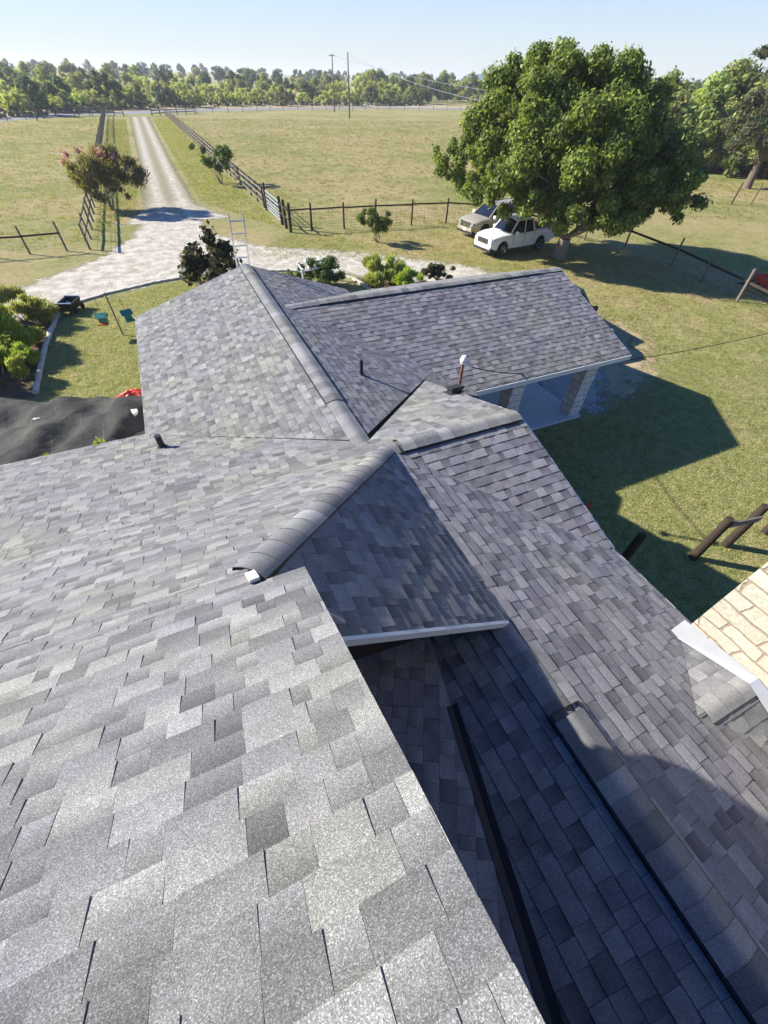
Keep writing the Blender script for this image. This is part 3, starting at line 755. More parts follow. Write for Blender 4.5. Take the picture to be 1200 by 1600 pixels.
tree('young_tree', (6.0, 49.1, 0), 'small slanting tree beside the long drive fence', 'tree', blob_clumps(22, 22, (1.5, 1.3, .95), (.1, 0, 1.75), (.26, .44)) + blob_clumps(23, 5, (.7, .5, .4), (-1.5, 0, 2.4), (.5, .7)), 9000, .1, GR2, 32, .06, .5, 9, 'bark_pale', stems=3, shell=.05)
tree('young_tree', (12.0, 27.2, 0), 'small round tree with several stems in front of the wire fence', 'tree', blob_clumps(24, 26, (1.0, .95, .62), (-.15, 0, 1.1), (.3, .45)), 9000, .07, GR2, 33, .035, .25, 10, 'bark_pale', stems=4, shell=.05)
MG = [(.03, .045, .02), (.045, .06, .025), (.06, .06, .03), (.09, .055, .03)]
tree('magnolia', (1.15, 15.9, 0), 'dark glossy magnolia beside the ladder', 'tree', blob_clumps(25, 26, (1.1, 1.0, 1.55), (0, 0, 2.1), (.24, .4)) + [(Vector((.05, 0, 3.5)), (.3, .3, .4)), (Vector((-.75, 0, 2.9)), (.3, .3, .35)), (Vector((-.9, -.1, 1.1)), (.5, .4, .5))], 4200, .12, MG, 34, .07, .5, 12, 'bark', shell=.1)
# shrubs of the beds
YG = [(.33, .4, .1), (.39, .45, .13), (.25, .33, .08), (.43, .46, .19)]
BG = [(.24, .34, .05), (.3, .4, .07), (.36, .45, .09)]
DG = [(.035, .06, .02), (.05, .08, .025), (.07, .1, .03)]
def shrub(loc, R, n, size, pal, seed, label, group=None, elong=3.2, nclump=14, name='shrub', **kw):
    t = thing(name, loc, 0, label, 'shrub', group)
    c_ = blob_clumps(seed, nclump + 8, (R[0] * .85, R[1] * .85, R[2] * .6), (0, 0, R[2] * .45), (.22, .5), low=-.5)
    fe = elong >= 3
    V, F, c = crown_mesh(c_, int(n * (5 if fe else 4)), size * (.5 if fe else .62), pal, seed, elong=elong * (1.5 if fe else 1), shell=.1, radial=(0, 0, -.4) if fe else None, **kw)
    V[:, 2] = np.abs(V[:, 2]) + .01
    fast_mesh('foliage', V, F, c, MAT['leaf'], t)
    m = MB(); r = random.Random(seed)
    for i in range(7): m.tube([(r.uniform(-.1, .1), r.uniform(-.1, .1), -.03), (r.uniform(-.5, .5) * R[0], r.uniform(-.5, .5) * R[1], R[2] * .6)], [.02, .008], 5)
    m.build('stems', MAT['bark'], t); return t
gB = 'shrubs in the beds round the house'
shrub((-6.15, 21.1, 0), (1.2, 1.1, 1.15), 3600, .06, YG, 41, 'pale yellow-green shrub touching the gravel, rearmost of the left bed', gB)
shrub((-6.45, 18.5, 0), (1.45, 1.6, 1.45), 6500, .07, BG, 42, 'largest bright green shrub in the middle of the left bed', gB)
shrub((-6.2, 15.9, 0), (1.0, 1.1, .95), 3200, .06, YG[:2] + BG, 43, 'low yellow-green shrub nearest the black sheeting', gB)
shrub((-8.0, 16.9, 0), (1.2, 1.1, 1.1), 3400, .07, BG, 44, 'green shrub at the left edge of the picture above the black sheeting', gB)
shrub((-8.4, 19.6, 0), (1.2, 1.1, 1.0), 3000, .07, YG, 45, 'pale shrub at the left edge of the picture beside the gravel', gB)
shrub((-7.3, 17.6, 0), (1.1, 1.2, 1.1), 3600, .07, BG, 52, 'green shrub between the largest left-bed shrub and the black sheeting', gB)
shrub((-7.4, 20.4, 0), (1.0, 1.1, 1.0), 3400, .07, YG + BG, 53, 'mixed green shrub behind the rearmost pale one of the left bed', gB)
shrub((-5.75, 17.1, 0), (.6, .7, .6), 2000, .06, BG, 54, 'small bright shrub leaning on the middle log', gB)
shrub((6.35, 20.8, 0), (1.05, .9, 1.25), 4200, .08, DG + GR2, 46, 'dark green shrub behind the white trellis', gB, elong=1.8)
shrub((5.2, 21.4, 0), (.8, .6, .75), 1800, .08, GR2, 47, 'low green shrub at the left foot of the white trellis', gB, elong=1.8)
shrub((9.2, 20.2, 0), (1.25, 1.0, 1.2), 5200, .07, YG, 48, 'feathery yellow-green shrub behind the carport ridge', gB, elong=4)
shrub((10.1, 18.8, 0), (1.0, .7, .85), 2400, .07, BG, 49, 'bright low shrub just peeping over the carport ridge', gB, elong=3)
shrub((12.1, 19.7, 0), (1.3, .6, .75), 2000, .09, DG + [(.14, .07, .05)], 50, 'dark open rose bush right of the feathery shrub', gB, elong=1.5, nclump=9)
shrub((.15, 24.0, 0), (.22, .2, .45), 260, .06, GR2, 51, 'tiny shrub on the white edging left of the magnolia', gB, elong=1.8, nclump=5)
r = random.Random(9)
for i, (x_, s_, yel) in enumerate(((-4.75, .4, 1), (-4.15, .5, 1), (-3.6, .3, 0), (-3.1, .35, 0), (-2.55, .3, 1), (-2.1, .3, 0))):
    lab = ['yellow-flowered weed beside the black sheeting, leftmost along the eave', 'yellow-flowered weed beside the black sheeting, second along the eave', 'green weed along the eave, third from the left', 'green weed along the eave, fourth from the left', 'yellow-tipped weed along the eave near the orange bag', 'green weed along the eave right beside the orange bag'][i]
    shrub((x_, 10.15 + .2 * r.random(), 0), (s_, .35, .62), 420, .05, ([(.3, .28, .04), (.12, .16, .03)] if yel else BG), 60 + i, lab, 'weeds along the left eave', elong=3, nclump=6, name='weed')

# ------------------------------------------------------------------ the woods beyond the road
FARK = 1.35
def far_variant(seed, R, zc, pal, n, size, trunk=.16, fork=1.2, tips=6, cr=(.16, .4), nclump=38, up=.35):
    return tree('scrub_tree', (0, 0, -50), 'x', 'tree', blob_clumps(seed, nclump, R, (0, 0, zc), cr, low=-.95), n, size, [tuple(q * FARK for q in p) for p in pal], seed, trunk, fork, tips, shell=.35, up=up, leafmat='leaf_far')
OAK = [(.04, .065, .024), (.055, .085, .03), (.075, .105, .038)]
MES = [(.33, .38, .1), (.39, .44, .13), (.26, .31, .08)]
MID = [(.19, .23, .075), (.23, .27, .09), (.15, .18, .06)]
OLV = [(.24, .27, .1), (.29, .31, .12), (.19, .22, .085)]
spec = [(OAK, 'dark live oak'), (OAK, 'dark live oak'), (MES, 'light green mesquite'), (MES, 'light green mesquite'), (MID, 'mid green elm'), (OLV, 'olive-toned hackberry')]
var = [far_variant(101, (4.2, 4.2, 3.2), 3.7, OAK, 8000, .28), far_variant(102, (3.2, 3.2, 3.2), 3.7, OAK, 6500, .27),
       far_variant(103, (4.2, 4.2, 2.6), 3.0, MES, 7500, .23), far_variant(104, (3.2, 3.2, 2.6), 3.0, MES, 6500, .22),
       far_variant(105, (4.0, 4.0, 3.1), 3.6, MID, 8000, .25), far_variant(106, (3.6, 3.6, 2.9), 3.3, OLV, 7000, .24)]
usedv = [False] * 6
cnt = {}
ORD = ['first', 'second', 'third', 'fourth', 'fifth', 'sixth', 'seventh', 'eighth', 'ninth', 'tenth', 'eleventh', 'twelfth']
def plant(k, x, y, s, lab, group):
    rz = random.Random(int(x * 31 + y * 7)).uniform(0, 6.28)
    if not usedv[k]:
        o = var[k]; usedv[k] = True; o.location = (x, y, 0); o.rotation_euler = (0, 0, rz); o.scale = (s, s, s)
        o['label'] = lab; o['group'] = group
    else: copy_thing(var[k], (x, y, 0), rz, s, lab, group)
r = random.Random(77)
def along(px, dist):
    v = ray(px, 130); n_ = math.hypot(v[0], v[1]); return v[0] / n_ * dist, v[1] / n_ * dist
rows = [  # distance, number, pixel span, scale, kinds
    (0, 42, (-15, 1000), (.42, .66), (2, 3, 1, 2, 4, 3, 0)), (12, 38, (-15, 1060), (.55, .78), (2, 3, 4, 2, 0, 3, 5)), (30, 38, (-15, 1100), (.7, .88), (2, 0, 4, 5, 2, 3)),
    (62, 32, (-20, 1120), (.85, 1.0), (4, 0, 5, 2, 1)), (110, 28, (-80, 1200), (.9, 1.15), (4, 0, 1, 5, 2)), (180, 30, (-80, 1250), (1.0, 1.2), (4, 5, 0, 1)), (290, 34, (-90, 1300), (1.1, 1.3), (4, 1, 5, 0)), (430, 38, (-90, 1300), (1.2, 1.45), (4, 1, 0))]
def road_dist(px):
    pts = [(-100, 118), (0, 126), (100, 137), (200, 149), (300, 160), (400, 172), (520, 182), (640, 196), (760, 208), (900, 200), (1000, 150), (1150, 110), (1300, 90)]
    for i in range(len(pts) - 1):
        if pts[i][0] <= px <= pts[i + 1][0]:
            f = (px - pts[i][0]) / (pts[i + 1][0] - pts[i][0]); return pts[i][1] + f * (pts[i + 1][1] - pts[i][1])
    return 140
where = ['along the far side of the road', 'just behind the roadside trees', 'in the third rank beyond the road', 'in the middle of the woods', 'deep in the woods', 'far back in the woods', 'near the skyline', 'on the skyline']
FW = []
def far_geo(k, x, y, sc_, rz):
    me_ = var[k].children[0].data; n = len(me_.vertices); co = np.empty(n * 3, dtype=np.float32); me_.vertices.foreach_get('co', co)
    cl_ = np.empty(n * 4, dtype=np.float32); me_.color_attributes['tone'].data.foreach_get('color', cl_)
    co = co.reshape(-1, 4, 3)[::3]; cl_ = cl_.reshape(-1, 4, 4)[::3, :, :3]; m = co.mean(1, keepdims=True); co = (co - m) * 1.6 + m
    c_, s_ = math.cos(rz), math.sin(rz); X = co[..., 0] * c_ - co[..., 1] * s_; Y = co[..., 0] * s_ + co[..., 1] * c_
    FW.append((np.stack([X * sc_ + x, Y * sc_ + y, co[..., 2] * sc_], -1).reshape(-1, 3), cl_.reshape(-1, 3)))
for ri, (dd, n_, span, srange, kinds) in enumerate(rows):
    for i in range(n_):
        px = span[0] + (span[1] - span[0]) * (i + r.uniform(.1, .9)) / n_
        if ri == 0 and 655 < px < 760: continue
        if ri == 1 and 665 < px < 730: continue
        k = r.choice(kinds)
        if ri == 0 and px < 165: k = r.choice((0, 2, 1, 3))
        x, y = along(px, road_dist(px) + dd + r.uniform(-5, 6) * (1 + ri * .4) + 6)
        s_ = r.uniform(*srange)
        if ri == 0 and px < 165 and k < 2: s_ = r.uniform(.75, .92)
        if px > 640 and px < 790 and ri in (2, 3): s_ *= 1.12
        if px > 880: s_ *= 1.15
        if ri >= 5 or (ri == 4 and i % 2): far_geo(k, x, y, s_, r.uniform(0, 6.28)); continue
        side = 'left of the drive' if px < 200 else ('between drive and poles' if px < 530 else ('right of the poles' if px < 700 else 'behind the big tree'))
        plant(k, x, y, s_, '%s %s, %s' % (spec[k][1], where[ri], side), 'woods beyond the road')
Vw = np.concatenate([q[0] for q in FW]); Cw = np.concatenate([q[1] for q in FW])
o = fast_mesh('distant_woods', Vw, np.arange(len(Vw)).reshape(-1, 4), Cw, MAT['leaf_far']); tag(o, 'hazy mass of woods reaching to the skyline', 'woods', kind='stuff')
for i in range(50):
    px = -10 + 670 * (i + r.uniform(.1, .9)) / 50; k = r.choice((2, 3, 2, 5, 3, 4)); x, y = along(px, road_dist(px) + r.uniform(2, 30))
    plant(k, x, y, r.uniform(.3, .5), 'small %s filling the roadside, %s' % (spec[k][1], 'left of the drive' if px < 200 else ('between drive and poles' if px < 530 else 'right of the poles')), 'woods beyond the road')
for ri in (1, 2, 3, 4):
    for i in range(11):
        px = 560 + 250 * (i + r.uniform(.1, .9)) / 11; k = r.choice((2, 3, 4, 5, 1, 4))
        if ri == 1 and 665 < px < 730: continue
        x, y = along(px, road_dist(px) + rows[ri][0] + r.uniform(-6, 8) * (1 + ri * .4) + 10)
        plant(k, x, y, r.uniform(.85, 1.1) + .06 * ri, '%s %s, left of the big tree' % (spec[k][1], where[ri]), 'woods beyond the road')
# right-hand wood edge
edge = [(45, 60, 1.0, 4), (52, 54, 1.05, 2), (58, 49, 1.1, 5), (62, 46, 1.15, 4), (66, 43, 1.15, 5), (68, 38.5, 1.1, 0), (67, 34.5, 1.15, 5), (66, 30.5, 1.15, 0), (68, 26, 1.2, 4), (69, 21, 1.2, 0),
        (63, 56, 1.2, 2), (70, 50, 1.3, 4), (74, 44, 1.25, 2), (76, 37, 1.3, 5), (77, 31, 1.3, 4), (80, 52, 1.35, 0), (86, 45, 1.4, 4), (88, 34, 1.4, 2), (56, 68, 1.2, 5), (72, 64, 1.3, 2), (90, 62, 1.4, 4), (100, 50, 1.5, 1)]
edge += [(64.5, 36.5, .8, 5), (64, 32.5, .75, 3), (63.5, 28, .8, 5), (65, 40.5, .85, 2), (62.5, 43, .8, 5), (59, 46, .7, 4), (72, 40, 1.3, 4), (72, 33, 1.3, 1), (72, 47, 1.25, 5), (66, 54, 1.15, 4)]
for i, (x, y, s, k) in enumerate(edge):
    plant(k, x, y, s, '%s in the right-hand wood edge, %s outward from the big tree' % (spec[k][1], (ORD + ['thirteenth', 'fourteenth', 'fifteenth', 'sixteenth', 'seventeenth', 'eighteenth', 'nineteenth', 'twentieth', 'twenty-first', 'twenty-second', 'twenty-third', 'twenty-fourth', 'twenty-fifth', 'twenty-sixth', 'twenty-seventh', 'twenty-eighth', 'twenty-ninth', 'thirtieth', 'thirty-first', 'thirty-second'])[i]), 'trees of the right-hand wood edge')
# under-brush along both wood edges
ub = blob_clumps(300, 12, (1.6, 1.3, .8), (0, 0, .7), (.4, .6))
u0 = thing('brush_bush', (0, 0, -50), 0, 'x', 'bush', 'low brush along the wood edges')
V, F, c = crown_mesh(ub, 1300, .26, OAK + MID + OLV, 300, shell=.3); V[:, 2] = np.abs(V[:, 2]); fast_mesh('foliage', V, F, c, MAT['leaf'], u0)
first = True
bs = [along(px, road_dist(px) - 1 + r.uniform(0, 8)) + (r.uniform(.7, 1.3), 'beyond the road') for px in np.linspace(-40, 660, 52)] + \
     [(x - 4 + r.uniform(-1, 1), y - 2 + r.uniform(-1.5, 1.5), r.uniform(.9, 1.4), 'at the right-hand wood edge') for x, y, s, k in edge[:10]]
for i, (x, y, s, wh_) in enumerate(bs):
    lab = 'low brushy bush %s, number %d counted from the left' % (wh_, i + 1) if 0 else 'low brushy bush %s' % wh_
    if first: u0.location = (x, y, 0); u0.scale = (s, s, s); u0['label'] = lab; first = False
    else: copy_thing(u0, (x, y, 0), i * 1.3, s, lab)
# tall dark tree at the right edge of the picture
cl = blob_clumps(71, 40, (4.5, 4.5, 3.6), (0, 0, 5.2), (.18, .3)) + [(Vector((-4.2, 1.8, 9.3)), (1.1, 1.1, .45)), (Vector((-3.0, 1.2, 9.8)), (1.2, 1.2, .5)), (Vector((-1.4, 0, 10.2)), (1.5, 1.5, .6)), (Vector((-2.2, 1, 8.8)), (1.2, 1.2, .5)), (Vector((.2, 0, 11.0)), (1.3, 1.2, .6)), (Vector((-.6, 1, 8.9)), (1.5, 1.5, .6))]
tree('oak_tree', (56.5, 33.0, 0), 'tall dark oak with an open crown at the right edge of the picture', 'tree', cl, 42000, .16, [(.07, .09, .04), (.1, .12, .05), (.11, .085, .06)], 72, .35, 3.0, 16, 'bark', shell=.3)


def tufts(name, n, gen, hgt, wd_, pal, seed, label):
    r = np.random.RandomState(seed); P = gen(r, n); n = len(P)
    az = r.rand(n) * 6.283; h = hgt * (.5 + r.rand(n)); lx = r.normal(size=(n, 2)) * h[:, None] * .55
    d = np.stack([np.cos(az), np.sin(az)], 1) * wd_ * .5
    V = np.zeros((n, 3, 3)); V[:, 0, :2] = P - d; V[:, 1, :2] = P + d; V[:, 2, :2] = P + lx; V[:, 2, 2] = h; V[:, :2, 2] = .002
    pal = np.array(pal); col = pal[r.choice(len(pal), n)] * (.7 + .6 * r.rand(n))[:, None]
    o = fast_mesh(name, V.reshape(-1, 3), np.arange(3 * n).reshape(n, 3), np.repeat(col, 3, 0), MAT['leaf']); tag(o, label, 'grass', kind='stuff')
def scatter(poly, cl=0):
    pa = np.array(poly, float)
    def gen(r, n):
        lo, hi = pa.min(0), pa.max(0); P = lo + r.rand(n, 2) * (hi - lo)
        if cl:
            cpt = lo + r.rand(n // cl, 2) * (hi - lo); P = cpt[r.choice(len(cpt), n)] + r.normal(size=(n, 2)) * .12
        return P[inside_sd(P, pa) > 0]
    return gen
LGP = [(.21, .25, .07), (.28, .29, .1), (.36, .34, .15), (.17, .21, .055), (.36, .29, .16)]
tufts('lawn_grass', 150000, scatter([(4.5, -4), (19, -4), (22, 6), (17, 9), (11, 7), (4.5, 6.6)]), .045, .014, LGP, 1, 'short green lawn grass right of the house')
tufts('lawn_grass', 70000, scatter([(-5, 14.2), (-1.5, 12.5), (-1.5, 13.3), (2, 13.4), (7, 20), (6, 22.8), (.5, 24.2), (-4.8, 22)]), .05, .016, LGP, 2, 'short green lawn grass of the left yard')
tufts('pasture_grass', 160000, scatter([(8, 31.5), (60, 20), (90, 110), (5, 125)], 9), .11, .035, [(.3, .28, .1), (.22, .24, .07), (.36, .3, .14), (.28, .22, .1)], 3, 'dry tufts of the pasture behind the wire fence')
tufts('pasture_grass', 70000, scatter([(-4.6, 32), (-4.6, 125), (-30, 105), (-30, 31)], 9), .11, .035, [(.28, .29, .09), (.2, .25, .06), (.33, .29, .12)], 4, 'green tufts of the pasture left of the drive')
tufts('verge_grass', 60000, scatter([(3.5, 26.5), (7, 30.5), (26, 29), (26, 6), (15, 9), (18, 18), (12, 23)], 6), .08, .025, [(.3, .28, .1), (.2, .24, .06), (.26, .2, .1)], 5, 'worn grass between the gravel and the wire fence')
tufts('verge_grass', 50000, scatter([(3.2, 42), (7.2, 32), (7.2, 120), (4.2, 120)], 6), .1, .03, [(.24, .26, .08), (.17, .22, .05), (.3, .26, .1)], 6, 'grass strip right of the drive')
tufts('verge_grass', 40000, scatter([(-4, 33), (-1.2, 42), (-.6, 120), (-4, 120)], 6), .1, .03, [(.24, .27, .07), (.17, .23, .05), (.3, .27, .1)], 7, 'grass strip left of the drive')
#SECTION_OBJECTS
# ------------------------------------------------------------------ fences
def post(mb, x, y, h, r0=.06, lean=(0, 0), z0=0, n=8):
    mb.tube([(x, y, z0 - .1), (x + lean[0] * h * .5, y + lean[1] * h * .5, z0 + h * .5), (x + lean[0] * h, y + lean[1] * h, z0 + h)], [r0 * 1.05, r0, r0 * .92], n)
def run_fence(name, label, pts, spacing, h, rails, matp='wood_grey', mats='wood_grey', rr=.06, rail=(.03, .1), wires=(), mesh=None, seed=1, group=None, tpost=False):
    t = thing(name, (pts[0][0], pts[0][1], 0), 0, label, 'fence', group); ox, oy = pts[0][:2]; r = random.Random(seed)
    for i in range(len(pts) - 1):
        a = Vector((pts[i][0] - ox, pts[i][1] - oy, 0)); b_ = Vector((pts[i + 1][0] - ox, pts[i + 1][1] - oy, 0)); L = (b_ - a).length; n = max(1, round(L / spacing)); d = (b_ - a) / L
        P = [a + (b_ - a) * k / n for k in range(n + 1)]
        for k in range(n + (1 if i == len(pts) - 2 else 0)):
            m = MB(); post(m, P[k].x, P[k].y, h * r.uniform(.96, 1.05), rr * r.uniform(.85, 1.15), (r.uniform(-.04, .04), r.uniform(-.04, .04)), n=8 if not tpost else 5)
            m.build('post', MAT[matp], t, smooth=True)
        nrm = Vector((-d.y, d.x, 0))
        for z in rails:
            m = MB()
            for k in range(n):
                j = r.uniform(-.02, .02); m.beam(P[k] + Vector((0, 0, z + j)) - d * .03 + nrm * rr * .9, P[k + 1] + Vector((0, 0, z - j)) + d * .03 + nrm * rr * .9, rail[0], rail[1])
            m.build('rail', MAT[mats], t)
        if wires:
            m = MB()
            for z in wires: m.tube([a + Vector((0, 0, z)), b_ + Vector((0, 0, z))], .006, 4)
            m.build('wire', MAT['galv'], t)
        if mesh:
            m = MB(); k = 0
            while k * mesh[0] < L:
                p = a + d * k * mesh[0]; m.tube([p + Vector((0, 0, .04)), p + Vector((0, 0, mesh[1]))], .0035, 3, cap=False); k += 1
            for z in np.arange(.06, mesh[1] + .01, .15): m.tube([a + Vector((0, 0, z)), b_ + Vector((0, 0, z))], .0035, 3, cap=False)
            m.build('wire_mesh', MAT['wood_dark'], t)
    return t
run_fence('fence', 'long plank fence along the right side of the drive', [(7.5, 38.4), (7.5, 132)], 2.4, 1.25, (.35, .75, 1.12), 'wood_dark', 'wood_grey', .055, (.03, .11), seed=2)
run_fence('fence', 'plank fence along the left side of the drive, behind the crape myrtle', [(-4.15, 31.0), (-4.3, 131)], 2.2, 1.25, (.5, 1.1), 'wood_grey', 'wood_grey', .06, (.03, .1), wires=(.25, .75, .92), seed=3)
run_fence('fence', 'wire mesh fence with a dark top rail behind the small round tree', [(7.5, 31.0), (8.9, 30.9), (13.3, 30.5), (18.6, 30.0), (22.5, 27.6)], 2.6, 1.5, (1.18,), 'wood_dark', 'wood_dark', .06, (.05, .08), mesh=(.3, 1.1), seed=4)
run_fence('fence', 'leaning rail fence running right past the big tree to the red trailer', [(22.5, 27.6), (26.6, 21.0), (26.2, 17.2), (24.6, 12.0), (22.5, 5.5)], 3.0, 1.35, (.85,), 'wood_grey', 'wood_dark', .06, (.06, .1), mesh=(.4, .8), seed=5)
run_fence('fence', 'post and single rail fence across the lower left field', [(-5.3, 31.1), (-30, 30.5)], 1.75, 1.35, (.85,), 'wood_grey', 'wood_dark', .05, (.06, .08), wires=(.3, .55), seed=6)
run_fence('fence', 'thin wire fence along the road in front of the left field', [(-4.6, 131.3), (-12, 124.5), (-22, 114), (-55, 96)], 3.6, 1.3, (), 'wood_dark', 'wood_dark', .06, wires=(.4, .8, 1.15), seed=7)
run_fence('fence', 'thin wire fence along the road in front of the right field', [(14.5, 136.3), (38, 149), (72, 155), (100, 152), (150, 134)], 4.6, 1.3, (), 'wood_dark', 'wood_dark', .06, wires=(.4, .8, 1.15), seed=8)
run_fence('entrance_fence', 'three-rail wing of the entrance left of the drive', [(-8.9, 128.5), (-4.3, 130.5), (-.8, 128.6)], 2.3, 1.45, (.45, .85, 1.25), 'wood_dark', 'wood_grey', .08, (.05, .14), seed=9)
run_fence('entrance_fence', 'three-rail wing of the entrance right of the drive', [(4.6, 128.0), (8.0, 132.2), (14.1, 135.8)], 2.3, 1.45, (.45, .85, 1.25), 'wood_dark', 'wood_grey', .08, (.05, .14), seed=10)
for i, (x, y, m_, lab) in enumerate(((46.8, 27.9, 'wood_dark', 'dark lone post in the dry field right of the big tree'), (48.6, 27.3, 'wood_pole', 'pale lone post in the dry field near the right edge'))):
    m = MB(); post(m, x, y, 1.5, .06, (.05, .0)); m.tube([(x + .072, y, 1.5), (x + .075, y, 1.53)], [.07, .05], 8); o = m.build('fence_post', MAT[m_]); tag(o, lab, 'post')
# gate on the drive fence
g = thing('field_gate', (7.5, 33.4, 0), 0, 'pale tubular metal gate in the fence right of the drive', 'gate')
m = MB(); m.tube([(0, 0, .18), (0, 0, 1.22), (0, 3.9, 1.22), (0, 3.9, .18), (0, 0, .18)], .032, 8); m.build('gate_frame', MAT['galv'], g)
for z in (.36, .54, .74, .96):
    m = MB(); m.tube([(0, .02, z), (0, 3.88, z)], .024, 6); m.build('gate_bar', MAT['galv'], g)
m = MB()
for y in (1.3, 2.6): m.tube([(0, y, .18), (0, y, 1.22)], .02, 6)
m.build('gate_brace', MAT['galv'], g)
gps = run_fence('fence', 'short stretch of close-set dark gate posts at the corner of the wire fence', [(7.5, 31.0), (7.5, 33.1)], 1.05, 1.55, (1.2, .7), 'wood_dark', 'wood_dark', .09, (.04, .08), seed=11)
gp2 = MB(); post(gp2, 7.5, 37.6, 1.6, .09); gp2.tube([(7.5, 37.6, 1.6), (7.5, 37.6, 1.63)], [.09, .06], 8); o = gp2.build('gate_post', MAT['wood_dark']); tag(o, 'thick dark post at the far end of the metal gate', 'post')

# corral posts on the right lawn
def P_(a, b_): return Vector(a), Vector(b_)
f = thing('fence_remnant', (8.65, 2.0, 0), 0, 'two black posts joined by a grey plank on the right lawn', 'fence')
B1 = G(1081.7, 871.7) - Vector((8.65, 2.0, 0)); B2 = G(1133, 851.7) - Vector((8.65, 2.0, 0))
for B in (B1, B2):
    m = MB(); post(m, B.x, B.y, 1.30, .085, (.01, 0), n=12); m.build('post', MAT['wood_dark'], f, smooth=False)
m = MB(); m.beam(B1 + Vector((.05, -.06, 1.16)), B2 + Vector((-.02, -.1, 1.02)), .04, .14); m.build('plank', MAT['wood_grey'], f)
f = thing('fence_remnant', (0, 0, 0), 0, 'black post with grey planks cut by the right edge of the picture', 'fence')
B3 = G(1195, 832); 
for B in (B3, B3 + Vector((.9, .1, 0))):
    m = MB(); post(m, B.x, B.y, 1.25, .085, n=12); m.build('post', MAT['wood_dark'], f)
for z in (.3, .55, 1.05):
    m = MB(); m.beam(B3 + Vector((0, -.11, z)), B3 + Vector((1.0, 0, z)), .04, .13); m.build('plank', MAT['wood_grey'], f)
Bp = G(952, 903); m = MB(); post(m, Bp.x, Bp.y, 1.42, .085, n=12); m.tube([(Bp.x, Bp.y, 1.42), (Bp.x, Bp.y, 1.45)], [.085, .06], 12); o = m.build('fence_post', MAT['wood_dark']); tag(o, 'single black post standing close behind the right eave', 'post')
q = G(917, 794); m = MB(); m.tube([q, q + Vector((0, 0, .10))], [.05, .07], 12); m.tube([q + Vector((.08, .02, .03)), q + Vector((.16, .05, .05))], [.03, .035], 8); o = m.build('toy_cup', MAT['red_paint']); tag(o, 'small red plastic bit lying on the shaded lawn', 'litter')

# ------------------------------------------------------------------ poles and wires
def upole(x, y, h, r0, label, arm=False):
    t = thing('utility_pole', (x, y, 0), 0, label, 'utility pole')
    m = MB(); m.tube([(0, 0, -.3), (0, 0, h * .5), (0, 0, h)], [r0, r0 * .85, r0 * .65], 10); m.build('shaft', MAT['wood_pole'], t, smooth=True)
    m = MB()
    if arm: m.beam((-.9, -.1, h - .35), (.9, .1, h - .35), .1, .12); m.build('cross_arm', MAT['wood_pole'], t)
    m = MB(); m.tube([(0, 0, h), (0, 0, h + .12), (0, 0, h + .22)], [.05, .07, .04], 8); m.build('insulator', MAT['galv'], t)
upole(46.9, 123.1, 10.2, .17, 'utility pole standing in the field, right one of the pair')
upole(50.8, 144.4, 10.4, .17, 'utility pole beside the road fence, left one of the pair', True)
upole(-15.1, 117.5, 5.2, .1, 'short pale pole beside the road at the far left')
def wire(name, pts, rad, mat, label, sag=0.0):
    m = MB(); out = []
    for i in range(len(pts) - 1):
        a, b_ = Vector(pts[i]), Vector(pts[i + 1])
        for k in range(16):
            t = k / 16; out.append(a.lerp(b_, t) - Vector((0, 0, 4 * sag * t * (1 - t))))
    out.append(Vector(pts[-1])); m.tube(out, rad, 5); o = m.build(name, MAT[mat]); tag(o, label, 'cable'); return o
wire('power_line', [(50.8, 144.4, 10.2), (74, 75.0, 1.6 + 3.2), (150, 60, 4.2)], .03, 'galv', 'upper pale power line crossing behind the big shade tree', 1.2)
wire('power_line', [(46.9, 123.1, 9.9), (60, 62.0, 3.9), (110, 62, -.1 + 2.2)], .03, 'galv', 'lower pale power line crossing behind the big shade tree', 1.6)
p0 = mast_top + Vector((.2, -.03, -.1)); p1 = Vector((13.5, 5.9, 3.4))
v = ray(1200, 521); q1 = Vector((v[0], v[1], v[2])) * (15.0 / v[0]); q1.z += H
v = ray(860, 578); q0 = Vector((v[0], v[1], v[2])) * (8.7 / v[0]); q0.z += H
wire('service_cable', [p0, q0, q1, q1 + (q1 - q0).normalized() * 25], .011, 'wood_dark', 'thin dark service cable running from the roof mast out over the lawn', .12)

